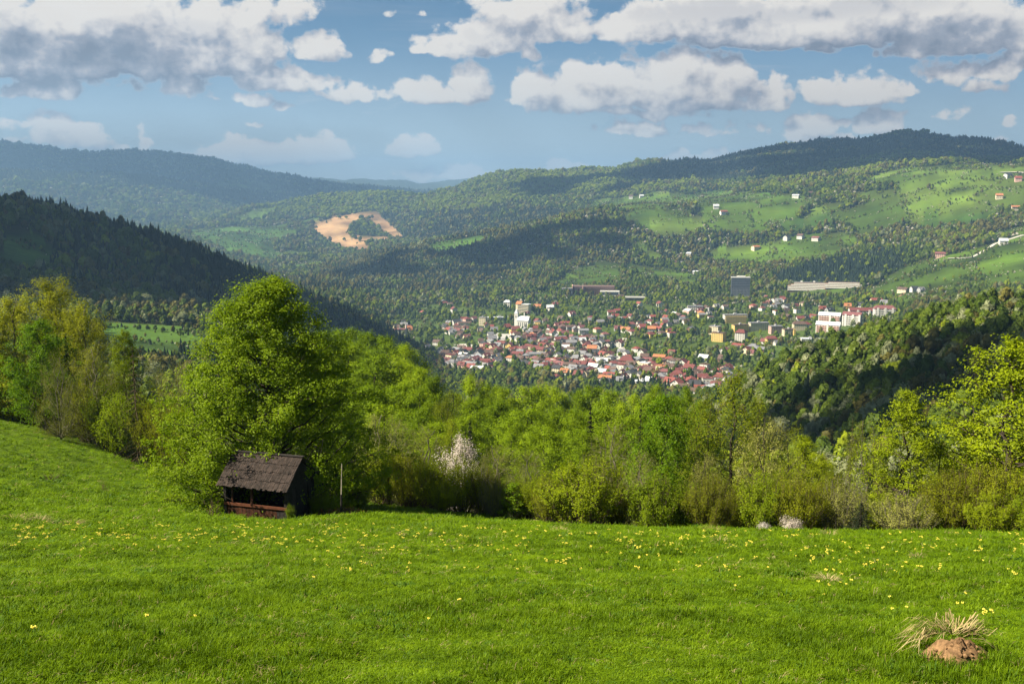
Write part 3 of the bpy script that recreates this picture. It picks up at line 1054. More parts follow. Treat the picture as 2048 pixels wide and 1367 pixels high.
reg('linden', 'linden_tree', 'tree', [T_(3, H=11., Rad=4.6, base=0.06, prof=lin, limbs=124, subs=11, per=70, leaf=0.105, jl=(0.86, 1.07), cr=0.33, flat=0.75, rise=0.75, tr=0.30, forks=1, wob=0.10)], 'bark', 'linden')
reg('beech', 'beech_tree', 'tree', [T_(20 + k, H=13., Rad=4.6, base=0.16, prof=[dome, egg, dome, dome][k], limbs=42, subs=7, per=60, leaf=0.175, cr=0.72, flat=0.66, rise=0.45, tr=0.24, nz=0.6, inner=0.4) for k in range(4)], 'bark', 'beech')
reg('beech_front', 'beech_tree', 'tree', [T_(30 + k, H=9., Rad=3.2, base=0.22, prof=[spire, egg, dome][k], limbs=[46, 50, 54][k], subs=8, per=34, leaf=0.115, cr=0.40, flat=0.40, rise=[0.35, 0.4, 0.5][k], tr=0.17, nz=1.0, inner=0.3) for k in range(3)], 'bark', 'beech_yellow')
reg('maple', 'maple_tree', 'tree', [T_(40, H=8., Rad=2.8, base=0.25, prof=dome, limbs=40, subs=8, per=34, leaf=0.13, cr=0.40, flat=0.7, rise=0.7, tr=0.13, nz=0.7)], 'bark', 'maple')
reg('aspen', 'aspen_tree', 'tree', [T_(50 + k, H=12., Rad=2.7, base=0.08, prof=plume, limbs=60, subs=8, per=52, leaf=0.105, cr=0.36, flat=1.4, rise=1.7, tr=0.16, forks=2, inner=0.4) for k in range(2)], 'twig_grey', 'aspen')
reg('willow', 'willow_tree', 'tree', [T_(60 + k, H=6., Rad=2.8, base=0.10, prof=dome, limbs=48, subs=7, per=26, leaf=0.085, cr=0.34, flat=1.0, rise=0.95, tr=0.13, forks=3, inner=0.3, asp=0.35) for k in range(2)], 'twig_grey', 'willow')
reg('alder', 'alder_tree', 'tree', [T_(70 + k, H=11., Rad=2.8, base=0.18, prof=[egg, plume][k], limbs=46, subs=7, per=24, leaf=0.105, cr=0.42, flat=0.9, rise=1.0, tr=0.14, inner=0.35, forks=[1, 2][k]) for k in range(2)], 'bark', 'alder')
reg('cream', 'pear_tree', 'tree', [T_(80, H=7., Rad=2.9, base=0.16, prof=dome, limbs=44, subs=7, per=20, leaf=0.095, cr=0.36, flat=0.9, rise=0.8, tr=0.12, forks=2, inner=0.3)], 'bark', 'cream')
reg('cherry', 'cherry_tree', 'tree', [T_(90, H=5., Rad=2.0, base=0.10, prof=dome, limbs=40, subs=7, per=15, leaf=0.10, cr=0.30, flat=1.0, rise=0.8, tr=0.09, forks=2, inner=0.25)], 'twig_grey', 'blossom')
reg('blackthorn', 'blackthorn_bush', 'bush', [S_(95, H=1.2, Rad=0.9, stems=26, per=16, leaf=0.06, tw=6)], 'twig_grey', 'blossom', 'blossom', 'stem')
reg('shrub', 'hazel_bush', 'bush', [S_(100 + k, H=3., Rad=2.1, stems=70, per=44, leaf=0.085, tw=7, jit=0.10) for k in range(3)], 'twig', 'shrub', 'foliage', 'stem')
reg('shrub_green', 'dogwood_bush', 'bush', [S_(110 + k, H=3., Rad=2.0, stems=62, per=46, leaf=0.095, tw=7, jit=0.12) for k in range(2)], 'twig', 'shrub_green', 'foliage', 'stem')
reg('shrub_brown', 'budding_bush', 'bush', [S_(120 + k, H=3., Rad=2.1, stems=72, per=38, leaf=0.072, tw=8, jit=0.09, upl=0.5) for k in range(3)], 'twig', 'shrub_brown', 'foliage', 'stem')
reg('twiggy', 'twiggy_bush', 'bush', [S_(130 + k, H=3., Rad=2.0, stems=64, per=20, leaf=0.07, tw=8, jit=0.09) for k in range(2)], 'twig_grey', 'cream', 'foliage', 'stem')
reg('spruce', 'spruce_tree', 'tree', [(*make_spruce(140, 9., 2.0), 9., 2.0), (*make_spruce(141, 9., 2.3, 22, 7, 40, 0.22, 0.3), 9., 2.3)], 'bark', 'spruce')
reg('larch', 'larch_tree', 'tree', [(*make_spruce(145, 8., 2.6, 20, 7, 40, 0.16, 0.35), 8., 2.6)], 'twig', 'larch')
reg('birch', 'birch_tree', 'tree', [(*make_birch(150), 8., 2.0)], 'twig_grey', 'alder')
reg('sapling', 'leafy_sapling', 'sapling', [T_(160, H=2.6, Rad=0.55, base=0.12, prof=egg, limbs=18, subs=5, per=16, leaf=0.075, cr=0.13, flat=0.6, rise=0.6, tr=0.025, wob=0.03)], 'twig', 'maple')
reg('bare', 'bare_sapling', 'sapling', [S_(165, H=1.4, Rad=0.75, stems=9, per=2, leaf=0.045, tw=5), S_(166, H=1.2, Rad=0.6, stems=7, per=3, leaf=0.05, tw=5)], 'twig', 'shrub_brown', 'foliage', 'stem')

PLACED = []      # (object, kind, px, py_top, py_base, width px)


def plant(kind, x, y, h, w, label=None, group=None, var=None, rz=None, sink=0.05):
    vs = PLANTS[kind]
    k = var if var is not None else int(rng.integers(len(vs)))
    tm, cm, H, Rd = vs[k % len(vs)]
    nm, cat, cn, tn = NAMES[kind]
    z = float(ground(x, y))
    o = empty(nm, (x, y, z - sink), rng.uniform(0, 6.28) if rz is None else rz)
    tag(o, label, cat, group)
    o.scale = (w / (2 * Rd), w / (2 * Rd), h / H)
    obj(tn, tm, o)
    obj(cn, cm, o)
    p0 = project(x, y, z + h)
    p1 = project(x, y, z)
    PLACED.append((o, kind, float(p0[0]), float(p0[1]), float(p1[1]), w * FPX / math.hypot(x, y)))
    return o


def put(kind, px, top, d, wpx, label=None, group=None, var=None, rz=None, pyb=None):
    """a plant whose top shows at (px, top), standing d metres away, wpx picture pixels wide"""
    p = at(px, d, top if pyb is None else pyb)
    dx, dy, dz = px_dir(px, top)
    zt = float(dz / math.hypot(dx, dy) * d)
    h = max(0.4, zt - p[2])
    return plant(kind, p[0], p[1], h, wpx / FPX * d, label, group, var, rz)


put('linden', 530, 556, 44.4, 420, 'large bright green linden rising behind the dark wooden hut', rz=0.4)
# left edge of the meadow
for a in [('aspen', 96, 556, 90, 175, 'tallest pale yellow aspen in the clump at the meadow edge'),
          ('aspen', 30, 592, 87, 150, 'yellow aspen left of the tallest aspen of the clump'),
          ('aspen', 152, 605, 86, 130, 'yellow aspen right of the tallest aspen, its flank falling to the dark spruce'),
          ('aspen', -45, 600, 88, 150, 'yellow aspen cut by the left edge of the picture'),
          ('maple', 78, 640, 80, 140, 'fresh green tree in front of the foot of the yellow aspens'),
          ('spruce', 130, 664, 80, 42, 'slim black spruce standing against the yellow aspens'),
          ('willow', 182, 690, 76, 130, 'grey green rounded willow right of the slim black spruce'),
          ('willow', 110, 705, 75, 90, 'small pale willow just below the slim black spruce'),
          ('beech_front', 246, 658, 77, 105, 'lone yellow green beech between willow and olive larch'),
          ('larch', 264, 690, 70, 100, 'dark olive larch with ragged branches left of the big linden'),
          ('willow', 335, 712, 73, 120, 'pale feathery willow between the larch and the big linden'),
          ('willow', 372, 742, 70, 100, 'pale willow half hidden by the left flank of the linden')]:
    put(*a)
for px, top, d, w_, k in [(-70, 745, 92, 130, 'shrub_brown'), (5, 750, 87, 120, 'shrub'), (48, 758, 85, 100, 'shrub_brown'), (90, 752, 82, 100, 'shrub_green'), (128, 760, 80, 110, 'shrub_brown'), (172, 764, 77, 110, 'shrub_brown'),
                       (208, 772, 75, 90, 'shrub_green'), (250, 790, 72, 120, 'shrub_green'), (298, 796, 70, 90, 'shrub_brown'), (335, 795, 68, 90, 'shrub_brown'), (372, 812, 66, 90, 'shrub')]:
    put(k, px, top, d, w_)
# edge right of the linden
for a in [('willow', 762, 822, 57, 140), ('willow', 845, 848, 58, 140), ('willow', 800, 835, 60, 100),
          ('cherry', 921, 868, 54, 104, 'white blossoming cherry tree between grey green willows'),
          ('willow', 1005, 888, 55, 140), ('willow', 1065, 900, 53, 120), ('alder', 905, 838, 62, 100), ('willow', 960, 905, 50, 90),
          ('shrub', 765, 890, 50, 115), ('shrub_brown', 815, 905, 49, 110), ('shrub', 862, 915, 48, 100), ('shrub', 888, 962, 46, 75), ('shrub', 925, 928, 47, 110), ('twiggy', 985, 958, 45, 70),
          ('shrub_brown', 968, 940, 46.5, 90), ('shrub_green', 1005, 968, 46, 70), ('shrub', 1050, 955, 45, 100), ('shrub', 1085, 945, 44, 90), ('shrub_brown', 720, 930, 51, 90),
          ('sapling', 1027, 962, 44, 44, 'bright yellow green sapling standing before the dark bushes')]:
    put(*a)
# beech wood on the slope below
BW = [(655, 660, 165, 130), (690, 657, 170, 140), (735, 664, 160, 130), (775, 672, 152, 120), (812, 690, 145, 110), (700, 690, 140, 130), (648, 715, 125, 120), (745, 712, 128, 150), (800, 726, 128, 130), (846, 738, 124, 110), (868, 752, 122, 90),
      (685, 755, 112, 140), (740, 772, 105, 150), (800, 768, 106, 150), (840, 778, 104, 120), (770, 806, 92, 140), (700, 815, 86, 130), (835, 815, 88, 130), (905, 778, 104, 110), (885, 800, 94, 110),
      (945, 752, 134, 110), (978, 768, 142, 90), (1010, 776, 138, 90), (1060, 772, 140, 140), (1103, 770, 150, 120), (1152, 778, 150, 90), (1185, 772, 150, 120), (1225, 782, 146, 110), (1265, 790, 140, 100), (955, 792, 110, 100),
      (1000, 802, 106, 120), (1055, 815, 100, 150), (1110, 812, 102, 110), (1150, 822, 98, 100), (1020, 840, 84, 110), (1085, 850, 80, 130), (1215, 812, 96, 130), (1255, 830, 90, 110), (1165, 858, 74, 120), (1300, 798, 112, 110), (1345, 792, 110, 100),
      (620, 690, 140, 110), (610, 740, 118, 120), (930, 830, 84, 110), (1395, 800, 108, 100), (880, 842, 78, 110), (1310, 770, 128, 80), (1370, 775, 125, 80)]
for k, (px, top, d, w_) in enumerate(BW):
    if px in (905, 885):
        put('alder', px, top, d, w_, 'brownish budding tree standing among the bright beeches' if px == 905 else 'olive budding tree in front of the brownish one among the beeches')
    else:
        put('beech', px, top, d, w_ * 1.12)
put('spruce', 1181, 806, 78, 62, 'dark pointed spruce standing alone in the bright beech wood', var=0)
put('spruce', 1282, 796, 88, 40, 'narrow dark spruce sunk between bright beeches', var=1)
put('spruce', 940, 838, 82, 60, 'dark spruce half buried between the beeches above the white cherry', var=1)
# right part
for a in [('alder', 1468, 738, 56, 185, 'tall thin leaved alder with dark bare trunk showing', None, 0), ('alder', 1405, 775, 62, 130), ('alder', 1520, 790, 60, 120), ('willow', 1232, 842, 58, 170, 'broad grey green willow right of the lone pointed spruce'),
          ('maple', 1333, 790, 55, 150, 'vivid green maple with short dark trunk above the bushes'), ('cream', 1545, 828, 50, 170, 'cream flowering pear tree right of the tall alder'), ('beech_front', 1612, 868, 56, 120), ('alder', 1590, 850, 60, 110), ('cream', 1420, 900, 46, 110), ('willow', 1290, 900, 50, 120),
          ('beech_front', 1822, 775, 45, 190, 'bright yellow green beech with upright spire and bare lower trunk', None, 0), ('birch', 1735, 832, 47, 125, 'drooping birch with hanging twigs left of the bright spire beech'),
          ('larch', 1706, 832, 58, 62, 'dark brownish larch behind the drooping birch'), ('beech_front', 2035, 672, 47, 330, 'largest yellow green beech at the right edge of the picture', None, 1), ('beech_front', 1935, 838, 50, 170), ('beech_front', 2110, 760, 50, 240), ('alder', 1885, 880, 46, 120), ('beech_front', 1640, 905, 52, 100), ('alder', 1665, 925, 48, 90),
          ('shrub', 1172, 922, 38, 210, 'broad yellow green domed bush at the left end of the front hedge'), ('shrub_brown', 1105, 962, 41, 100), ('shrub_green', 1312, 948, 37.5, 140), ('shrub_brown', 1422, 955, 37, 125), ('shrub_brown', 1240, 975, 38.5, 100), ('shrub_green', 1372, 975, 38, 100), ('shrub_green', 1528, 950, 37, 120), ('shrub_brown', 1478, 985, 38.5, 100),
          ('shrub_brown', 1592, 955, 37, 140), ('shrub', 1560, 945, 39, 110), ('twiggy', 1690, 958, 37.5, 130), ('twiggy', 1812, 985, 36.5, 150), ('shrub', 1770, 985, 38, 90), ('shrub_brown', 1900, 950, 37, 130), ('shrub_brown', 1955, 932, 38, 160), ('shrub_brown', 2035, 925, 37.5, 170), ('shrub', 1990, 985, 36, 120), ('shrub_green', 1868, 1000, 37, 90), ('shrub_green', 2080, 980, 36, 110),
          ('spruce', 1724, 1000, 34.5, 78, 'low dark young spruce at the foot of the drooping birch', None, 1), ('blackthorn', 1583, 1032, 34, 52, 'small white blossoming bush at the hedge foot'), ('blackthorn', 1528, 1042, 34, 32, 'tiny pale blossoming bush left of the white blossoming one'), ('shrub_brown', 1645, 972, 38, 100)]:
    put(*a)
# second row hidden behind the hedge, seen through its gaps
gx = rng.uniform(735, 2090, 28)
for px in gx:
    d = rng.uniform(52, 64)
    px_, py_ = project(*at(px, d))
    put(random.choice(['shrub_brown', 'shrub_green', 'twiggy', 'shrub']), px, float(py_) - rng.uniform(60, 95), d, 110)
# meadow
for a in [('bare', 100, 955, 52, 60, 'bare thin sapling alone on the slope far left of the hut', None, 0), ('bare', 424, 992, 38, 50, 'bare thin sapling just left of the hut', None, 1), ('bare', 206, 958, 50, 22, 'tiny bare sapling on the open slope', None, 1),
          ('shrub_green', 580, 1008, 38.3, 24, 'small leafy bush growing at the front corner of the hut'), ('shrub_green', 345, 985, 44, 30, 'small leafy bush under the left branches of the linden'), ('shrub_green', 640, 985, 40, 60, 'leafy scrub close behind the right side of the hut'), ('shrub_green', 705, 975, 44, 80, 'leafy scrub under the right branches of the linden')]:
    put(*a)

# ------------------------------------------------------------------ far woods
def lump(g, c, r, k=1):
    """bumpy closed lump: 42 vertices"""
    import bmesh
    bm = bmesh.new()
    bmesh.ops.create_icosphere(bm, subdivisions=2 if k else 1, radius=1.0)
    V = np.array([v.co[:] for v in bm.verts])
    F = np.array([[v.index for v in f.verts] for f in bm.faces])
    bm.free()
    V = V * (1 + g.normal(0, 0.13, len(V)))[:, None]
    return V * np.array(r) + np.array(c), F


def far_tree(seed, kind, H=9., Rd=3.6, lumps=5, leaves=130, leaf=0.9):
    g = np.random.default_rng(seed)
    mb = MB()
    if kind == 'cone':
        for k in range(5):
            t = k / 5
            n = 8
            a = np.arange(n) * 2 * math.pi / n + k
            r = Rd * (1 - t) ** 0.9 * g.uniform(0.8, 1.15, n)
            h = H * (0.08 + 0.78 * t)
            Vv = np.concatenate([np.stack([np.cos(a) * r, np.sin(a) * r, np.full(n, h) - 0.1 * r], 1), [[0, 0, min(H, h + H * 0.36)]]])
            mb.add(Vv, None, [[i, (i + 1) % n, n] for i in range(n)])
        t = g.uniform(0, 0.95, leaves)
        a = g.uniform(0, 6.28, leaves)
        r = Rd * (1 - t) ** 0.9 * g.uniform(0.7, 1.12, leaves)
        mb.leaves(np.stack([np.cos(a) * r, np.sin(a) * r, H * (0.06 + 0.86 * t)], 1), leaf * 0.8, 0.6, 0.5, g)
        return mb
    C = []
    for k in range(lumps):
        a = k * 2.4 + g.uniform(0, 1)
        rr = Rd * (0.55 if k else 0.0) * g.uniform(0.7, 1.1)
        z = H * (g.uniform(0.36, 0.66) if k else 0.70)
        r = Rd * g.uniform(0.30, 0.62)
        c = np.array([math.cos(a) * rr, math.sin(a) * rr, z])
        Vv, F = lump(g, c, (r, r, r * H / Rd * 0.36), k=lumps > 6)
        mb.add(Vv, None, F)
        u = g.normal(size=(leaves // lumps, 3))
        u /= np.linalg.norm(u, axis=1)[:, None]
        u[:, 2] = np.where(u[:, 2] < -0.3, -u[:, 2], u[:, 2])
        C.append(c + u * np.array([r, r, r * H / Rd * 0.36]) * g.uniform(0.92, 1.2, (len(u), 1)))
    mb.leaves(np.concatenate(C), leaf, 0.4, 0.7, g)
    mb.tube([(0, 0, -1), (0, 0, H * 0.5)], (0.25, 0.15), 5)
    return mb


PROTO = bpy.data.collections.new('wood_sources')
SETS = [('w_green', 3, 'round'), ('w_bright', 3, 'round'), ('w_olive', 3, 'round'), ('w_pale', 2, 'round'), ('w_dark', 3, 'cone'), ('w_white', 2, 'small')]
PIDX = {}
cnt = 0
FARMESH = {}
for mk, nv, kd in SETS:
    PIDX[mk] = []
    for v in range(nv):
        if kd == 'cone':
            mb = far_tree(300 + cnt, 'cone', 12., 2.6 + 0.4 * v, 0, 170, 0.8)
        elif kd == 'small':
            mb = far_tree(300 + cnt, 'round', 5.5, 2.6, 4, 150, 0.6)
        else:
            mb = far_tree(300 + cnt, 'round', 10.5 + v, 3.3, 6 + 2 * v, 300, 0.8)
        nm = 'wood_tree_%02d' % cnt
        me = mb.mesh(nm, (M[mk],))
        o = bpy.data.objects.new(nm, me)
        PROTO.objects.link(o)
        PIDX[mk].append(cnt)
        FARMESH[cnt] = (me, mk)
        cnt += 1


def gn_scatter(name, src, pts, idx, rot, scl, kind='stuff'):
    me = bpy.data.meshes.new(name)
    n_ = len(pts)
    me.vertices.add(n_)
    me.vertices.foreach_set('co', np.asarray(pts, np.float32).ravel())
    for k, t, v in (('pick', 'INT', idx), ('turn', 'FLOAT_VECTOR', rot), ('size', 'FLOAT_VECTOR', scl)):
        a = me.attributes.new(k, t, 'POINT')
        a.data.foreach_set('vector' if t == 'FLOAT_VECTOR' else 'value', np.asarray(v, np.int32 if t == 'INT' else np.float32).ravel())
    o = obj(name, me)
    tag(o, kind=kind)
    ng = bpy.data.node_groups.get('scatter_' + src.name)
    if ng is None:
        ng = bpy.data.node_groups.new('scatter_' + src.name, 'GeometryNodeTree')
        ng.interface.new_socket('Geometry', in_out='INPUT', socket_type='NodeSocketGeometry')
        ng.interface.new_socket('Geometry', in_out='OUTPUT', socket_type='NodeSocketGeometry')
        q = NT(ng)
        i_, o_ = q.n('NodeGroupInput'), q.n('NodeGroupOutput')
        ci = q.n('GeometryNodeCollectionInfo')
        ci.inputs['Collection'].default_value = src
        ci.inputs['Separate Children'].default_value = True
        ci.inputs['Reset Children'].default_value = True
        ip = q.n('GeometryNodeInstanceOnPoints')
        ip.inputs['Pick Instance'].default_value = True
        ng.links.new(i_.outputs[0], ip.inputs['Points'])
        ng.links.new(ci.outputs[0], ip.inputs['Instance'])
        for nm, typ, dst in (('pick', 'INT', 'Instance Index'), ('turn', 'FLOAT_VECTOR', 'Rotation'), ('size', 'FLOAT_VECTOR', 'Scale')):
            na_ = q.n('GeometryNodeInputNamedAttribute', data_type=typ)
            na_.inputs['Name'].default_value = nm
            ng.links.new(na_.outputs['Attribute'], ip.inputs[dst])
        ng.links.new(ip.outputs[0], o_.inputs[0])
    md = o.modifiers.new('scatter', 'NODES')
    md.node_group = ng
    return o


def sample_polar(d0, d1, spacing, a0=-33., a1=33.):
    """jittered points over the land, spacing(d) metres apart"""
    out = []
    d = d0
    while d < d1:
        s = spacing(d)
        n_ = max(1, int(d * math.radians(a1 - a0) / s))
        a = np.radians(a0) + (np.arange(n_) + rng.uniform(0, 1, n_)) / n_ * math.radians(a1 - a0)
        dd = d + rng.uniform(0, 1, n_) * s
        out.append(np.stack([np.sin(a) * dd, np.cos(a) * dd], 1))
        d += s
    return np.concatenate(out)


XY = sample_polar(185, 11500, lambda d: max((4.0 if d < 900 else 4.9) + min(1.2, max(0, (d - 800) / 800)), 0.0025 * d))
X, Y = XY[:, 0], XY[:, 1]
Z = ground(X, Y)
D = np.hypot(X, Y)
vis = visible(X, Y, Z, 16)
X, Y, Z, D = X[vis], Y[vis], Z[vis], D[vis]
lu = landuse(X, Y, Z)
PX, PY = project(X, Y, Z)
u = rng.uniform(size=len(X))
keep = np.zeros(len(X), bool)
keep[lu == 0] = True
clus = fbm(X / 55, Y / 22, 3, 61)
cv, cb_ = plots(X, Y)
keep |= np.isin(lu, (1, 2, 3)) & (cb_ < 0.10) & (u < 0.8)
keep |= (lu == 4) & (u < 0.006)
keep |= np.isin(lu, (1, 2, 3)) & (clus > 0.27) & (u < 0.6)
keep |= np.isin(lu, (1, 2, 3)) & (u < 0.02)
twd = fbm(X / 70, Y / 70, 3, 66)
keep |= (lu == 6) & (u < np.clip(0.34 + 0.7 * twd + np.where(PY < 610, 0.3, 0) + np.where(PY > 755, 0.4, 0), 0.1, 0.95))
X, Y, Z, D, PX, PY, lu, u, clus = (v[keep] for v in (X, Y, Z, D, PX, PY, lu, u, clus))
n_ = len(X)
# species by place
pc = np.full(n_, 0.10)        # conifer
pw = np.full(n_, 0.02)        # white blossom
po = np.full(n_, 0.22)        # olive, still budding
pp = np.full(n_, 0.05)        # pale
pb = np.full(n_, 0.18)        # bright
patch = fbm(X / 140, Y / 140, 3, 71)


def zone(poly, d0, d1, **k):
    z_ = inpoly(PX, PY, poly) & (D > d0) & (D < d1)
    for nm, v in k.items():
        {'pc': pc, 'pw': pw, 'po': po, 'pp': pp, 'pb': pb}[nm][z_] = v


ALLP = [(-400, 0), (2500, 0), (2500, 1400), (-400, 1400)]
zone(ALLP, 185, 420, pb=0.75, pc=0.05, po=0.1)
zone([(1300, 560), (2500, 540), (2500, 1100), (1300, 1100)], 250, 1000, pc=0.035, pp=0.18, po=0.14, pb=0.05, pw=0.0)
zone([(-400, 390), (60, 390), (820, 660), (820, 720), (600, 700), (200, 560), (-400, 470)], 900, 1800, pc=0.5, pw=0.01, po=0.2, pp=0.05, pb=0.03)
zone([(-400, 560), (200, 560), (600, 690), (800, 760), (400, 720), (-400, 720)], 500, 1400, pc=0.2, pw=0.05, po=0.25, pp=0.10, pb=0.05)
zone([(240, 430), (820, 660), (800, 720), (640, 690), (330, 540)], 900, 1800, pc=0.75, pw=0.0, po=0.12, pp=0.02, pb=0.02)
zone([(560, 560), (800, 480), (1100, 430), (1330, 395), (1350, 470), (1180, 520), (900, 590), (620, 590)], 2200, 3600, pc=0.45, po=0.35, pb=0.02, pw=0.02)
zone([(1100, 430), (1330, 400), (1400, 500), (1250, 540), (1000, 560)], 2200, 3500, pc=0.12, po=0.32, pb=0.16, pw=0.10)
zone([(1330, 470), (1700, 380), (2048, 380), (2300, 420), (2300, 500), (1850, 500), (1500, 540), (1350, 560)], 1900, 3600, pc=0.10, pw=0.13, po=0.26, pp=0.10, pb=0.15)
zone(PLANTATION, 1700, 3300, pc=0.93, pw=0.0, po=0.0, pp=0.0, pb=0.05)
zone([(760, 430), (1000, 400), (1150, 430), (900, 480), (800, 480)], 3600, 5600, pc=0.6, pb=0.05, pw=0.01)
zone([(420, 390), (800, 380), (1000, 340), (1300, 335), (1330, 390), (1050, 420), (850, 425), (600, 440)], 4500, 6600, pc=0.06, pb=0.65, pw=0.01, po=0.1)
zone([(400, 440), (640, 400), (640, 560), (520, 560)], 2400, 5200, pc=0.12, pw=0.10, po=0.3, pb=0.15)
zone([(1230, 345), (1600, 280), (2400, 260), (2400, 330), (1850, 320), (1500, 370), (1300, 375)], 4200, 6800, pc=0.82, pb=0.02, pw=0.0, po=0.14)
zone([(1480, 395), (1700, 310), (1910, 305), (1900, 345), (1640, 390)], 3300, 4700, pc=0.2, pb=0.55, pw=0.03)
zone([(1240, 380), (1390, 360), (1400, 380), (1240, 400)], 2800, 5000, pc=0.1, pb=0.75)
zone(TOWN, 950, 2250, pc=0.14, pw=0.05, po=0.10, pp=0.10, pb=0.25)
fld = np.isin(lu, (1, 2, 3)) & (D > 1200)
pw[fld] = 0.26
pc[fld] = 0.08
far = D > 6800
pc[far], pw[far], po[far], pb[far] = 0.85, 0.0, 0.05, 0.0
pc = np.clip(pc * (1 + 1.1 * patch), 0, 0.97)
pb = np.clip(pb * (1 - 0.9 * patch), 0, 0.9)
r_ = rng.uniform(size=n_)
coh = fbm(X / 60 + 5, Y / 60, 2, 83)
coh = np.argsort(np.argsort(coh)) / n_
r_ = np.where(rng.uniform(size=n_) < 0.5, r_, coh)
pick = np.zeros(n_, int)
c1 = pc
c2 = c1 + pw
c3 = c2 + po
c4_ = c3 + pp
c5 = c4_ + pb


def rpick(key, sel):
    arr = np.array(PIDX[key])
    pick[sel] = arr[rng.integers(0, len(arr), sel.sum())]


rpick('w_dark', r_ < c1)
rpick('w_white', (r_ >= c1) & (r_ < c2))
rpick('w_olive', (r_ >= c2) & (r_ < c3))
rpick('w_pale', (r_ >= c3) & (r_ < c4_))
rpick('w_bright', (r_ >= c4_) & (r_ < c5))
rpick('w_green', r_ >= c5)
sc = np.clip(rng.lognormal(-0.05, 0.30, n_), 0.45, 1.75) * np.where(lu == 6, 0.75, 1.0) * np.where(np.isin(lu, (1, 2, 3)), 0.5, 1.0)
big_ = np.clip(0.0025 * D / 6.0, 1, 6)
SC = np.stack([sc * big_, sc * big_, sc * np.minimum(big_, 1 + (big_ - 1) * 0.35) * rng.uniform(0.85, 1.2, n_)], 1)
SC[D < 900] *= np.array([0.64, 0.64, 0.62])
ROT = np.stack([rng.normal(0, 0.05, n_), rng.normal(0, 0.05, n_), rng.uniform(0, 6.28, n_)], 1)
PTS = np.stack([X, Y, Z - 0.3], 1)
WOODS = dict(X=X, Y=Y, D=D, PX=PX, PY=PY)
WOOD_KEEP = np.ones(n_, bool)      # houses clear their plots below
WOOD_ZONE = np.where(lu == 6, 3, np.where(D < 1000, np.where(PX > 1250, 0, 1), np.where((D < 1900) & (PX < 820), 1, np.where(D < 3900, 2, 4))))

# ------------------------------------------------------------------ wooden hut
M['board_dark'] = plain('board_dark', (0.020, 0.017, 0.016), 0.9, 0.45, 9, 0.2, 0.35)
M['board_red'] = plain('board_red', (0.048, 0.018, 0.009), 0.9, 0.45, 9, 0.2, 0.30)
M['rail_red'] = plain('rail_red', (0.10, 0.034, 0.016), 0.85, 0.3, 6)
M['shingle'] = plain('shingle', (0.028, 0.020, 0.017), 0.9, 0.5, 8, 0.25, 0.30)
M['shingle_pale'] = plain('shingle_pale', (0.17, 0.14, 0.125), 0.85, 0.3, 8)
M['soil'] = plain('soil', (0.165, 0.098, 0.050), 0.95, 0.45, 22, 0.1)
M['pole_pale'] = plain('pole_pale', (0.36, 0.31, 0.24), 0.9, 0.3, 4)


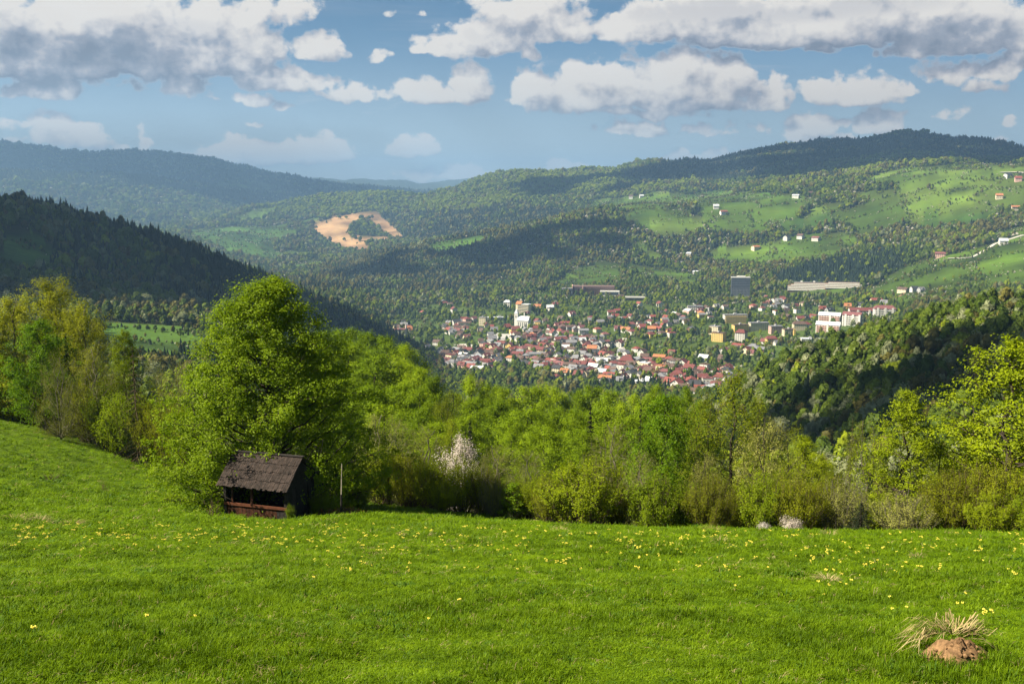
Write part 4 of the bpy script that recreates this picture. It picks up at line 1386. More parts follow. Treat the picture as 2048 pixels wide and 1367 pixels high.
def build_hut():
    hw, hd, zw, over = 1.36, 1.07, 1.50, 0.26
    pit = math.radians(38)
    zr = zw + hd * math.tan(pit)
    p = at(541, 40.4, 1030)
    t = empty('wooden_hut', (p[0], p[1], p[2] + 0.30), R(-17), label='small dark weathered wooden hut with steep shingle roof under the big linden', cat='hut')

    def part(name, mb, mat):
        return mb.build(name, M[mat], t)
    # corner posts, sills, plates
    for sx in (-1, 1):
        for sy in (-1, 1):
            part('corner_post', MB().box(sx * hw - .06, sx * hw + .06, sy * hd - .06, sy * hd + .06, -.9, zw), 'board_dark')
    for sy in (-1, 1):
        part('wall_plate', MB().box(-hw - .2, hw + .2, sy * hd - .07, sy * hd + .07, zw + .002, zw + .10), 'board_dark')
    for sx in (-1, 1):
        part('tie_beam', MB().box(sx * hw - .05, sx * hw + .05, -hd + .07, hd - .07, zw - .08, zw + .04), 'board_dark')
    part('floor_deck', MB().box(-hw, hw, -hd, hd, -.9, 0.08), 'board_dark')
    # front: boards below the rail, opening above
    n = 15
    for k in range(n):
        x0 = -hw + .065 + k * (2 * hw - .13) / n
        w_ = (2 * hw - .13) / n
        dark = k >= 13
        part('front_board', MB().box(x0 + .006, x0 + w_ - .006, -hd - .028 - rng.uniform(0, .014), -hd + .004, -.9, .60 + rng.uniform(-.03, .01)), 'board_dark' if dark else 'board_red')
    part('rail', MB().box(-hw - .05, hw + .07, -hd - .085, -hd - .045, .60, .71), 'rail_red')
    for fx in (-.16,):
        part('post', MB().box(fx - .045, fx + .045, -hd - .04, -hd + .04, .60, zw), 'board_red')
    part('post', MB().box(-hw + .28, -hw + .35, -hd - .03, -hd + .03, .60, zw), 'board_red')
    part('lintel', MB().box(-hw + .06, hw - .06, -hd - .03, -hd + .03, zw - .16, zw), 'board_dark')
    # back and left side
    for k in range(14):
        x0 = -hw + .065 + k * (2 * hw - .13) / 14
        part('back_board', MB().box(x0 + .004, x0 + .183, hd - .002, hd + .028 + rng.uniform(0, .01), -.9, zw), 'board_dark')
    for sx in (-1, 1):
        for k in range(12):
            y0 = -hd + .065 + k * (2 * hd - .13) / 12
            w_ = (2 * hd - .13) / 12
            if sx == 1 and 5 <= k <= 9:
                continue
            x0, x1 = sorted((sx * (hw - .002), sx * (hw + .026 + rng.uniform(0, .012))))
            part('side_board', MB().box(x0, x1, y0 + .005, y0 + w_ - .005, -.9, zw - .09), 'board_dark')
    # door on the shaded side
    w_ = (2 * hd - .13) / 12
    y0, y1 = -hd + .065 + 5 * w_, -hd + .065 + 10 * w_
    door = part('door', MB().box(hw - .05, hw - .012, y0 + .03, y1 - .03, .06, 1.22), 'board_dark')
    for k in range(5):
        yy = y0 + .03 + k * (y1 - y0 - .06) / 5
        MB().box(hw - .010, hw + .012, yy + .004, yy + (y1 - y0 - .06) / 5 - .004, .07, 1.21).build('door_plank', M['board_dark'], door)
    part('door_frame', MB().box(hw - .01, hw + .045, y0 - .02, y1 + .02, 1.23, 1.33), 'board_dark')
    # gable panels standing proud above the side walls
    for sx in (-1, 1):
        x0, x1 = sorted((sx * (hw + .06), sx * (hw + .10)))
        for k in range(13):
            ya = -hd - .12 + k * (2 * hd + .24) / 13 + .004
            yb = -hd - .12 + (k + 1) * (2 * hd + .24) / 13 - .004
            za = zr - abs(ya) * math.tan(pit) - .015
            zb = zr - abs(yb) * math.tan(pit) - .015
            if min(za, zb) < zw - .10:
                za, zb = max(za, zw - .10), max(zb, zw - .10)
            zl = zw - .16 + rng.uniform(-.03, .02)
            V = [(x0, ya, zl), (x1, ya, zl), (x1, yb, zl), (x0, yb, zl), (x0, ya, za), (x1, ya, za), (x1, yb, zb), (x0, yb, zb)]
            part('gable_board', MB().add(V, MB.BQ), 'board_dark')
    # rafters and shingles
    ov = hw + .22
    el_ = hd + over
    roof = empty('roof', (0, 0, 0))
    roof.parent = t
    for sy in (-1, 1):
        c = MB()
        for fx in np.linspace(-ov + .05, ov - .05, 6):
            a = (fx, sy * el_, zw - over * math.tan(pit) + .10)
            b = (fx, sy * .01, zr + .10)
            c.tube([a, b], .035, 4)
        c.build('rafter', M['board_dark'], roof)
        rows = 4
        for r_ in range(rows):
            f0 = r_ / rows
            f1 = min(1.0, (r_ + 1.22) / rows)
            x = -ov
            while x < ov - .03:
                w_ = rng.uniform(.07, .115)
                x1 = min(ov, x + w_)
                lo = f0 - rng.uniform(0, .05)

                def pt(xx, f, lift):
                    yy = sy * el_ * (1 - f)
                    zz = zw - over * math.tan(pit) + (el_ * f) * math.tan(pit) + .135
                    return (xx, yy + sy * lift * math.sin(pit), zz + lift * math.cos(pit))
                l0, l1 = .034 + rng.uniform(0, .016), .006
                q = [pt(x + .004, lo, l0), pt(x1 - .004, lo, l0 + rng.uniform(-.006, .006)), pt(x1 - .004, f1, l1), pt(x + .004, f1, l1)]
                if sy > 0:
                    q = q[::-1]
                MB().slab(*q, .016).build('shingle', M['shingle_pale' if rng.uniform() < .02 else 'shingle'], roof)
                x = x1
    MB().box(-ov - .02, ov + .02, -.085, .085, zr + .155, zr + .185).build('ridge_board', M['board_dark'], roof)
    return t


build_hut()

# pole and brush heap at the right of the hut
p = at(683, 39.2, 1038)
tp = empty('wooden_pole', p, label='thin leaning pole standing right of the hut, pale at the top', cat='pole')
MB().tube([(0, 0, -.2), (.01, 0, .45), (.02, 0, .95)], (.055, .05, .04), 6).build('lower_stake', M['board_dark'], tp)
MB().tube([(.02, .0, .94), (.045, 0, 1.6), (.075, 0, 2.22)], (.024, .02, .012), 6).build('upper_rod', M['pole_pale'], tp)
for px, w_, lab in [(693, 1.1, 'heap of dead branches with orange leaves at the foot of the pole'), (652, .7, 'small heap of dry branches between hut and pole')]:
    p = at(px, 39.6, 1035)
    t_ = empty('brush_heap', p, label=lab, cat='brush heap')
    b, l = MB(), MB()
    for k in range(70):
        a, q = rng.uniform(0, 6.28), rng.uniform(0, 1, 3)
        c = np.array([math.cos(a) * q[0] * w_ * .8, math.sin(a) * q[0] * .6, q[1] * .42 * (1 - q[0] * .7)])
        d_ = rng.normal(size=3) * np.array([1, .8, .45])
        d_ = d_ / np.linalg.norm(d_) * rng.uniform(.25, .6)
        b.tube([c - d_ / 2, c + rng.normal(0, .04, 3), c + d_ / 2], (.006, .012, .004), 3)
    b.build('branch', M['twig'], t_)['kind'] = 'stuff'
    n = 420
    a, q = rng.uniform(0, 6.28, n), np.sqrt(rng.uniform(0, 1, n))
    l.leaves(np.stack([np.cos(a) * q * w_ * .8, np.sin(a) * q * .6, rng.uniform(.02, .5, n) * (1 - .6 * q)], 1), .06, .2)
    l.build('dead_leaves', M['dead_leaf'], t_)['kind'] = 'stuff'

# ------------------------------------------------------------------ meadow: blades, cowslips, tussocks
GSRC = bpy.data.collections.new('grass_sources')


def tuft(seed, n, w, h, bend, spread, wide):
    g = np.random.default_rng(seed)
    a = g.uniform(0, 6.28, n)
    r = spread * np.sqrt(g.uniform(0, 1, n))
    b = np.stack([np.cos(a) * r, np.sin(a) * r, np.full(n, -0.012)], 1)
    th = g.uniform(0, 6.28, n)
    dr = np.stack([np.cos(th), np.sin(th), np.zeros(n)], 1)
    sd = np.stack([-np.sin(th), np.cos(th), np.zeros(n)], 1)
    hh = h * g.uniform(0.5, 1.25, n)
    be = bend * g.uniform(0.3, 1.5, n)
    ww = w * g.uniform(0.7, 1.3, n)
    up = np.array([[0, 0, 1.0]])
    m1 = b + dr * (be * hh * .35)[:, None] + up * (hh * .6)[:, None]
    e = b + dr * (be * hh)[:, None] + up * (hh * np.clip(1 - .35 * be, .25, 1))[:, None]
    V = np.stack([b - sd * ww[:, None] / 2, b + sd * ww[:, None] / 2, m1 + sd * ww[:, None] * .42, m1 - sd * ww[:, None] * .42, e], 1).reshape(-1, 3)
    k = np.arange(n) * 5
    return MB().add(V, np.stack([k, k + 1, k + 2, k + 3], 1), np.stack([k + 3, k + 2, k + 4], 1))


gi_ = 0
for args, mt in [((1, 34, .0055, .045, .7, .055, 0), 'grass'), ((2, 34, .006, .055, .8, .06, 0), 'grass'), ((3, 30, .007, .042, 1.0, .06, 0), 'grass'), ((4, 36, .005, .065, .6, .05, 0), 'grass'), ((5, 18, .012, .034, 1.2, .06, 0), 'grass'), ((6, 30, .006, .075, .9, .05, 0), 'grass'), ((7, 6, .004, .075, 1.1, .06, 0), 'straw'), ((8, 9, .030, .055, 1.3, .03, 0), 'weed'), ((9, 14, .014, .075, .9, .04, 0), 'weed')]:
    nm = 'grass_tuft_%d' % gi_
    GSRC.objects.link(bpy.data.objects.new(nm, tuft(*args).mesh(nm, (M[mt],))))
    gi_ += 1

XYg = sample_polar(2.2, 94, lambda d: max(0.046, 0.0062 * d), -34, 34)
XYg = np.concatenate([XYg] + [sample_polar(2.2, 48, lambda d: max(0.06, 0.0085 * d), a, b) for a, b in ((-66, -34), (34, 66))])
gx_, gy_ = XYg[:, 0], XYg[:, 1]
gz_ = ground(gx_, gy_)
gd_ = np.hypot(gx_, gy_)
ok = (landuse(gx_, gy_, gz_) == 5) & visible(gx_, gy_, gz_, .25)
hp = p_h = at(541, 40.4, 1030)
ok &= np.hypot(gx_ - hp[0], gy_ - hp[1]) > 1.5
gx_, gy_, gz_, gd_ = gx_[ok], gy_[ok], gz_[ok], gd_[ok]
ng_ = len(gx_)
cl = fbm(gx_ / 0.9, gy_ / 0.9, 3, 91) + 0.6 * fbm(gx_ / 3.5, gy_ / 3.5, 2, 95)
gs = np.clip(1.0 + 1.5 * cl, 0.35, 2.6) * rng.uniform(.75, 1.25, ng_)
fs = np.clip(gd_ / 9, .9, 4.2)
gp = rng.integers(0, 6, ng_)
gp[rng.uniform(size=ng_) < 0.028 + 0.05 * (fbm(gx_ / 2.2, gy_ / 2.2, 2, 99) > .3)] = 6
wd_ = (rng.uniform(size=ng_) < 0.02 + 0.10 * (fbm(gx_ / 1.4, gy_ / 1.4, 2, 102) > .28)) & (gp != 6)
gp[wd_] = rng.integers(7, 9, wd_.sum())
sclg = np.stack([fs, fs, gs * np.clip(gd_ / 16, .95, 1.6)], 1)
rotg = np.stack([rng.normal(0, .12, ng_), rng.normal(0, .12, ng_), rng.uniform(0, 6.28, ng_)], 1)
gn_scatter('meadow_grass', GSRC, np.stack([gx_, gy_, gz_], 1), gp, rotg, sclg)
print('GRASS', ng_)


def cowslip(seed, heads=1):
    g = np.random.default_rng(seed)
    V, mi = MB(), []
    st, pe = MB(), MB()
    for h_ in range(heads):
        bx, by = g.normal(0, .035, 2) * (heads > 1)
        H_ = g.uniform(.12, .19)
        lean = g.normal(0, .02, 2)
        top = np.array([bx + lean[0], by + lean[1], H_])
        st.tube([(bx, by, -.02), (bx + lean[0] * .4, by + lean[1] * .4, H_ * .55), top], (.0035, .003, .0025), 4)
        for k in range(8):
            a = k * 2.4 + g.uniform(0, 1)
            o = np.array([math.cos(a), math.sin(a), 0])
            c = top + o * g.uniform(.008, .022) + np.array([0, 0, g.uniform(-.022, .012)])
            tip = c + o * .010 + np.array([0, 0, -.012])
            pe.tube([c, (c + tip) / 2, tip], (.003, .007, .0125), 5)
    for k in range(6):
        a = k * 1.05 + g.uniform(0, .5)
        o = np.array([math.cos(a), math.sin(a), 0])
        s_ = np.array([-o[1], o[0], 0])
        st.add([o * .005 - s_ * .004, o * .005 + s_ * .004, o * .04 + s_ * .014 + [0, 0, .02], o * .075 + [0, 0, .012], o * .04 - s_ * .014 + [0, 0, .02]], [[0, 1, 2, 4]], [[4, 2, 3]])
    Va = np.concatenate(st.V + pe.V)
    q = [np.concatenate(st.Q), np.concatenate(pe.Q) + st.n, np.concatenate(st.T)]
    mi = np.concatenate([np.zeros(len(q[0])), np.ones(len(q[1])), np.zeros(len(q[2]))])
    return make_mesh('cowslip', Va, q, (M['flower_stem'], M['petal']), mi, False)


COW = [cowslip(200 + k, 1 if k < 3 else 3) for k in range(6)]
pts = []
for (x0, x1, y0, y1, n) in [(20, 460, 1050, 1085, 66), (460, 760, 1050, 1100, 78), (760, 1090, 1055, 1110, 66), (1090, 1600, 1062, 1105, 80), (1600, 2048, 1068, 1110, 52), (600, 1000, 1095, 1150, 34), (1000, 1600, 1100, 1150, 40), (1600, 2048, 1105, 1160, 40), (1630, 1725, 1140, 1180, 12), (0, 600, 1085, 1110, 22), (1250, 2040, 1160, 1235, 9), (100, 900, 1130, 1260, 5)]:
    for k in range(n):
        pts.append((rng.uniform(x0, x1), rng.uniform(y0, y1)))
LONE = [(725, 1136, 'pair of cowslips standing in short grass below the hut', 4), (919, 1212, 'pale lone cowslip stalk in the middle of the near grass', 0), (299, 1246, 'single yellow cowslip in the near grass at the lower left', 1), (1277, 1146, 'bright cowslip clump in front of the domed bush', 5), (1968, 1237, 'yellow cowslip just above the straw tussock', 3),
        (75, 1279, 'last yellow cowslip near the lower left corner', 2)]
for (px, py, lab, v) in LONE:
    p = hit(px, py)
    o = obj('cowslip', COW[v], None, p)
    o.rotation_euler = (0, 0, rng.uniform(0, 6.28))
    o.scale = (.75, .75, .75)
    tag(o, lab, 'flower', 'cowslips in the meadow')
pts = [hit(*q) for q in pts]
pts.sort(key=lambda q: math.hypot(q[0], q[1]))
for q in pts[:292]:
    o = obj('cowslip', COW[int(rng.choice([0, 1, 2, 3, 4, 5], p=[.2, .2, .2, .14, .13, .13]))], None, q)
    s_ = rng.uniform(.38, .72)
    o.scale = (s_, s_, s_)
    o.rotation_euler = (rng.normal(0, .1), rng.normal(0, .1), rng.uniform(0, 6.28))
    tag(o, 'small yellow cowslip flowering in the band of grass before the hut and hedge', 'flower', 'cowslips in the meadow')
FSRC = bpy.data.collections.new('flower_sources')
FSRC.objects.link(bpy.data.objects.new('cowslip_source', COW[4]))
rest = np.array(pts[292:])
gn_scatter('far_cowslips', FSRC, rest, np.zeros(len(rest)), rng.uniform(0, 6.28, (len(rest), 3)) * np.array([0, 0, 1]), np.full((len(rest), 3), .65))


def tussock(px, py, w, h, label, soil=False, n=150, cat='tussock'):
    p = hit(px, py)
    t_ = empty('straw_tussock', p, label=label, cat=cat, group=None)
    g = np.random.default_rng(int(px * 7 + py))
    if soil:
        nr, nn = 9, 28
        Vs = []
        for i in range(nr):
            f = i / (nr - 1)
            a = np.arange(nn) * 2 * math.pi / nn
            r = w * .56 * f * (1 + .12 * np.sin(a * 3 + 1) + .08 * np.sin(a * 5))
            z = h * .95 * (1 - f ** 1.7) + g.normal(0, .016, nn) * (f < .99) + .012 * np.sin(a * 4 + f * 9) - .03 * f
            Vs.append(np.stack([np.cos(a) * r - .04, np.sin(a) * r * .8 - .10, z], 1))
        i, j = np.meshgrid(np.arange(nr - 1), np.arange(nn), indexing='ij')
        j2 = (j + 1) % nn
        Qs = np.stack([i * nn + j, (i + 1) * nn + j, (i + 1) * nn + j2, i * nn + j2], -1).reshape(-1, 4)
        MB().add(np.concatenate(Vs), Qs).build('soil_mound', M['soil'], t_, True)
        c = MB()
        for k in range(170):
            a, q = g.uniform(0, 6.28), 1.25 * math.sqrt(g.uniform(0, 1))
            s_ = g.uniform(.006, .026)
            cx, cy = math.cos(a) * q * w * .5 - .04, math.sin(a) * q * w * .42 - .10
            Vv, F = lump(g, (cx, cy, max(.015, h * .95 * (1 - q ** 1.7))), (s_, s_, s_ * .8), 0)
            c.add(Vv, None, F)
        c.build('soil_clods', M['soil'], t_)['kind'] = 'stuff'
    b = {k: MB() for k in ('straw', 'grass')}
    for k in range(n):
        if soil:
            a = g.uniform(-0.15, math.pi + .2)
            q_ = g.uniform(.15, 1.0)
            base = np.array([math.cos(a) * w * .42 * q_ + g.normal(0, .02), math.sin(a) * w * .30 * q_ + .13, h * (.80 - .35 * q_) + g.normal(0, .02)])
            a += g.normal(0, .55)
            o = np.array([math.cos(a), math.sin(a) * .8, 0])
            L = g.uniform(.25, 1.15) * w * .5
            lift = g.uniform(-.1, .8)
        else:
            a = g.uniform(0, 6.28)
            base = np.array([math.cos(a), math.sin(a), 0]) * w * .12
            o = np.array([math.cos(a), math.sin(a), 0])
            L = g.uniform(.5, 1.1) * w * .5
            lift = g.uniform(.4, 1.6) * h / max(w, .01) * 1.3
        s_ = np.array([-o[1], o[0], 0]) * g.uniform(.0015, .0042)
        m1 = base + o * L * .5 + np.array([0, 0, L * lift * .6])
        e = base + o * L + np.array([0, 0, L * (lift * .6 - (.45 if soil else .1) * g.uniform(.4, 1.6))]) + g.normal(0, .03, 3)
        e[2] = max(e[2], .01)
        b['grass' if g.uniform() < (.45 if soil else .25) else 'straw'].add([base - s_, base + s_, m1 + s_, m1 - s_, e], [[0, 1, 2, 3]], [[3, 2, 4]])
    for k, nm in (('straw', 'dry_blades'), ('grass', 'green_blades')):
        if b[k].n:
            b[k].build(nm, M[k], t_)['kind'] = 'stuff'
    return t_


tussock(1915, 1316, .60, .22, 'straw tussock round a bare brown soil mound in the near grass', True, 560)
for px, py, w_, h_, lab in [(30, 1040, 1.2, .16, 'flat beige dead grass patch at the left edge of the flower band'), (78, 1043, 1.0, .18, 'flat beige dead grass patch second from the left edge'), (145, 1046, .9, .12, 'faint beige dead grass patch third from the left edge'), (303, 986, .8, .22, 'brown dry clump under the left branches of the linden'), (312, 1026, .5, .16, 'small tan dry clump on the rise left of the hut'),
                            (1120, 1062, .6, .22, 'dry beige clump at the foot of the domed bush'), (1425, 1062, 1.0, .22, 'wide dry beige clump before the middle of the hedge'), (1442, 1085, .55, .2, 'tan dry clump below the wide beige one'), (1660, 1074, .6, .34, 'pointed straw clump before the grey twiggy bush'), (1902, 1070, .4, .2, 'small straw clump before the twiggy bush at the right'), (2035, 1068, .6, .16, 'flat straw clump at the right edge below the hedge'), (1835, 1115, .35, .14, 'reddish dry clump among the cowslips at the right'), (1655, 1160, .5, .12, 'brown withered patch beside the thick cowslip group')]:
    tussock(px, py, w_, h_, lab, False, 130)

# ------------------------------------------------------------------ the town
WALLS = {'white': (0.62, 0.60, 0.56), 'cream': (0.62, 0.54, 0.38), 'grey': (0.36, 0.36, 0.36), 'yellow': (0.68, 0.48, 0.16), 'brown': (0.20, 0.12, 0.075), 'pink': (0.60, 0.38, 0.32), 'pale': (0.55, 0.52, 0.47)}
ROOFS = {'red': (0.20, 0.056, 0.046), 'dark red': (0.135, 0.042, 0.038), 'brown': (0.095, 0.060, 0.048), 'orange': (0.34, 0.14, 0.065), 'grey': (0.17, 0.17, 0.185), 'black': (0.035, 0.037, 0.042), 'silver': (0.50, 0.52, 0.55), 'maroon': (0.165, 0.065, 0.065)}
MW = {k: plain('wall_' + k, v, 0.85, 0.10, 0.6) for k, v in WALLS.items()}
MR = {k: plain('roof_' + k.replace(' ', '_'), v, 0.75, 0.22, 0.8) for k, v in ROOFS.items()}
M['glass'] = plain('window_glass', (0.05, 0.06, 0.075), 0.2, 0.3, 0.5, 0.5)
M['concrete'] = plain('concrete', (0.36, 0.35, 0.33), 0.9, 0.15, 0.3)
M['road'] = plain('road_surface', (0.40, 0.38, 0.34), 0.95, 0.12, 0.1)
M['tower_dark'] = plain('tower_dark', (0.055, 0.065, 0.085), 0.4, 0.2, 0.2, 0.5)
M['ribs'] = plain('ribbed_brown', (0.15, 0.095, 0.085), 0.7, 0.2, 0.4)
M['teal'] = plain('roof_teal', (0.10, 0.30, 0.32), 0.6, 0.15, 0.5)


def house_meshes(L, Wd, h, pitch, hip=False, flat=False, dormer=False):
    wl, rf, wn, ch = MB(), MB(), MB(), MB()
    l, w = L / 2, Wd / 2
    zr = h + w * pitch
    if flat:
        wl.box(-l, l, -w, w, -3, h)
        rf.box(-l - .3, l + .3, -w - .3, w + .3, h + .004, h + .4)
        rf.box(-l * .3, l * .2, -w * .4, w * .4, h + .404, h + 1.5)
    elif hip:
        wl.box(-l, l, -w, w, -3, h)
        o = .6
        k = l * .45
        Vv = [(-l - o, -w - o, h - .05), (l + o, -w - o, h - .05), (l + o, w + o, h - .05), (-l - o, w + o, h - .05), (-k, 0, zr), (k, 0, zr)]
        rf.add(Vv, [[0, 1, 5, 4], [2, 3, 4, 5], [3, 2, 1, 0]], [[1, 2, 5], [3, 0, 4]])
    else:
        Vv = [(-l, -w, -3), (l, -w, -3), (l, w, -3), (-l, w, -3), (-l, -w, h), (l, -w, h), (l, w, h), (-l, w, h), (-l, 0, zr), (l, 0, zr)]
        wl.add(Vv, [[0, 3, 2, 1], [0, 1, 5, 4], [2, 3, 7, 6], [1, 2, 6, 5], [3, 0, 4, 7], [4, 5, 9, 8], [6, 7, 8, 9]], [[5, 6, 9], [7, 4, 8]])
        o = .7
        for s_ in (-1, 1):
            a = (-l - o, s_ * (w + o), h - o * pitch + .06)
            b = (l + o, s_ * (w + o), h - o * pitch + .06)
            c = (l + o, 0, zr + .06)
            d = (-l - o, 0, zr + .06)
            rf.slab(*((a, b, c, d) if s_ < 0 else (b, a, d, c)), .22)
        if dormer:
            for s_ in (-1, 1):
                wl.box(-1.3, 1.3, min(s_ * w * .2, s_ * w * .92), max(s_ * w * .2, s_ * w * .92), h - .2, h + w * pitch * .62)
                rf.box(-1.7, 1.7, min(s_ * w * .1, s_ * (w * 1.02)), max(s_ * w * .1, s_ * (w * 1.02)), h + w * pitch * .62 + .01, h + w * pitch * .62 + .26)
                wn.box(-.8, .8, min(s_ * w * .9, s_ * (w * .92 + .05)), max(s_ * w * .9, s_ * (w * .92 + .05)), h + .3, h + w * pitch * .5)
    fl = max(1, int(round(h / 2.9)))
    for f in range(fl):
        z0 = .9 + f * 2.85
        if z0 + 1.3 > h:
            break
        nx = max(2, int(L / 3))
        for k in range(nx):
            x = -l + (k + .5) * L / nx
            for s_ in (-1, 1):
                y0, y1 = sorted((s_ * (w - .02), s_ * (w + .05)))
                wn.box(x - .6, x + .6, y0, y1, z0, z0 + 1.4)
        for k in range(2):
            y = -w + (k + .5) * Wd / 2
            for s_ in (-1, 1):
                x0, x1 = sorted((s_ * (l - .02), s_ * (l + .05)))
                wn.box(x0, x1, y - .6, y + .6, z0, z0 + 1.4)
    if not flat and not hip:
        for s_ in (-1, 1):
            x0, x1 = sorted((s_ * (l - .02), s_ * (l + .05)))
            wn.box(x0, x1, -.7, .7, h + .4, h + 1.7)
    cz = h + w * pitch * .55 if not flat else h
    ch.box(l * .35, l * .35 + .8, w * .25, w * .25 + .8, cz - 1.5, zr + 1.0 if not flat else h + 1.4)
    return [b.mesh(nm, (None,)) for b, nm in ((wl, 'wall'), (rf, 'roof'), (wn, 'windows'), (ch, 'chimney'))] + [(wl, rf, wn)]


def wmesh(b, nm):
    return b.mesh(nm)


HV = [house_meshes(11, 9, 4.2, 1.0, dormer=True), house_meshes(12, 9.5, 6.2, .75), house_meshes(15, 10, 5.8, .5), house_meshes(8.5, 7.5, 3.6, 1.05), house_meshes(12, 11, 6.2, .55, hip=True), house_meshes(11, 9.5, 7.5, 0, flat=True), house_meshes(18, 10, 6, .62, dormer=True), house_meshes(22, 10, 4.5, .35)]
HOUSES = []
SPEC = []
LANDMARKS = {}
PLOTS = []


def house(p, var, rz, wall, roof, scale=1.0, label=None):
    PLOTS.append((p[0], p[1], 8.5 * scale))
    SPEC.append((p, var, rz, wall, roof, scale))


def build_house(p, var, rz, wall, roof, scale):
    wm, rm, gm, cm, _ = HV[var]
    t_ = empty('town_house', (p[0], p[1], p[2]), rz)
    t_.scale = (scale, scale, scale)
    t_['category'] = 'house'
    for nm, me_, mt in (('wall', wm, MW[wall]), ('roof', rm, MR[roof]), ('windows', gm, M['glass'])):
        o = obj(nm, me_, t_)
        o.material_slots[0].link = 'OBJECT'
        o.material_slots[0].material = mt
        if nm == 'windows':
            o['kind'] = 'stuff'
        if nm == 'roof':
            c = obj('chimney', cm, o)
            c.material_slots[0].link = 'OBJECT'
            c.material_slots[0].material = MW['brown']
    px, py = project(p[0], p[1], p[2] + 3)
    HOUSES.append((t_, wall, roof, var, float(px), float(py), None))
    return t_


def frame(name, label, cat, px, py, rz, d=None, dmin=900):
    """empty at the foot of a building seen at (px, py); rz turns it from facing the camera"""
    p = hit(px, py, dmin) if d is None else at(px, d, py)
    a = -math.atan2(p[0], p[1])
    t_ = empty(name, p, a + R(rz), label=label, cat=cat)
    return t_, math.hypot(p[0], p[1]) / FPX, p


def bpart(t_, name, mb, mat, kind=None):
    o = mb.build(name, mat, t_)
    if kind:
        o['kind'] = kind
    return o


def wingrid(mb, x0, x1, y, nrm, z0, z1, nx, nz, fw=.55, fh=.5, axis='x'):
    for i in range(nx):
        for k in range(nz):
            cx = x0 + (i + .5) * (x1 - x0) / nx
            cz = z0 + (k + .5) * (z1 - z0) / nz
            hx, hz_ = (x1 - x0) / nx * fw / 2, (z1 - z0) / nz * fh / 2
            a, b = sorted((y - .02 * nrm, y + .07 * nrm))
            if axis == 'x':
                mb.box(cx - hx, cx + hx, a, b, cz - hz_, cz + hz_)
            else:
                mb.box(a, b, cx - hx, cx + hx, cz - hz_, cz + hz_)


def apartment(name, label, px, py, wpx, hpx, dep, rz, wall, roof, floors, shape='flat', bands=None, wall2=None, bay=None, nx=8, cat='apartment block'):
    t_, m_, p = frame(name, label, cat, px, py, rz)
    w = wpx * m_ / 2
    h = hpx * m_
    dd = dep / 2
    bpart(t_, 'wall', MB().box(-w, w, -dd, dd, -5, h), MW[wall])
    if shape == 'flat':
        bpart(t_, 'roof', MB().box(-w - .35, w + .35, -dd - .35, dd + .35, h + .004, h + .7), MR[roof])
        bpart(t_, 'stair_head', MB().box(-w * .15, w * .1, -2, 2, h + .71, h + 2.9), MW['grey'])
    else:
        zr = h + dd * .62
        rf = MB()
        for s_ in (-1, 1):
            a, b, c, d = (-w - .6, s_ * (dd + .7), h - .35), (w + .6, s_ * (dd + .7), h - .35), (w + .6 - (dd * .6 if shape == 'hip' else 0), 0, zr), (-w - .6 + (dd * .6 if shape == 'hip' else 0), 0, zr)
            rf.slab(*((a, b, c, d) if s_ < 0 else (b, a, d, c)), .3)
        if shape == 'hip':
            for s_ in (-1, 1):
                rf.add([(s_ * (w + .6), -dd - .7, h - .35), (s_ * (w + .6), dd + .7, h - .35), (s_ * (w + .6 - dd * .6), 0, zr + .2)], None, [[0, 1, 2] if s_ > 0 else [1, 0, 2]])
        else:
            gb = MB()
            for s_ in (-1, 1):
                gb.add([(s_ * w, -dd, h - .01), (s_ * w, dd, h - .01), (s_ * w, 0, zr - .1)], None, [[0, 1, 2] if s_ > 0 else [1, 0, 2]])
            bpart(t_, 'gable', gb, MW[wall])
        bpart(t_, 'roof', rf, MR[roof])
    wn = MB()
    wingrid(wn, -w + .5, w - .5, -dd, -1, .6, h - .3, nx, floors)
    wingrid(wn, -dd + .8, dd - .8, -w, -1, .6, h - .3, 3, floors, axis='y')
    wingrid(wn, -dd + .8, dd - .8, w, 1, .6, h - .3, 3, floors, axis='y')
    bpart(t_, 'windows', wn, M['glass'], 'stuff')
    if bands:
        for f in range(floors):
            z = .4 + f * (h - .6) / floors
            bpart(t_, 'balcony', MB().box(-w * .94, w * .94, -dd - 1.3, -dd - .09, z, z + (h / floors) * .38), MW[bands])
    if bay:
        for fx in bay:
            bpart(t_, 'stair_tower', MB().box(w * fx - 1.5, w * fx + 1.5, -dd - 1.6, -dd - .01, -4, h + 1.2), MW[wall2 or 'white'])
    px_, py_ = project(p[0], p[1], p[2] + h / 2)
    PLOTS.append((p[0], p[1], w + 5))
    return t_


# --- big buildings
# church
t_, m_, p = frame('church', 'white church with pointed tower in the middle of the town', 'church', 1040, 655, -20)
bpart(t_, 'nave', MB().box(-3, 17, -7, 7, -4, 13), MW['white'])
rf = MB()
for s_ in (-1, 1):
    a, b, c, d = (-3.4, s_ * 7.6, 12.6), (17.4, s_ * 7.6, 12.6), (17.4, 0, 20), (-3.4, 0, 20)
    rf.slab(*((a, b, c, d) if s_ < 0 else (b, a, d, c)), .3)
bpart(t_, 'roof', rf, MR['silver'])
bpart(t_, 'gable', MB().add([(17, -7, 13), (17, 7, 13), (17, 0, 19.8), (-3, -7, 13), (-3, 7, 13), (-3, 0, 19.8)], None, [[0, 1, 2], [4, 3, 5]]), MW['white'])
tw = bpart(t_, 'tower', MB().box(-9.2, -3.2, -3, 3, -4, 24), MW['white'])
bpart(tw, 'spire', MB().add([(-9.6, -3.4, 24), (-2.8, -3.4, 24), (-2.8, 3.4, 24), (-9.6, 3.4, 24), (-6.2, 0, 33)], [[3, 2, 1, 0]], [[0, 1, 4], [1, 2, 4], [2, 3, 4], [3, 0, 4]]), MR['silver'])
wn = MB()
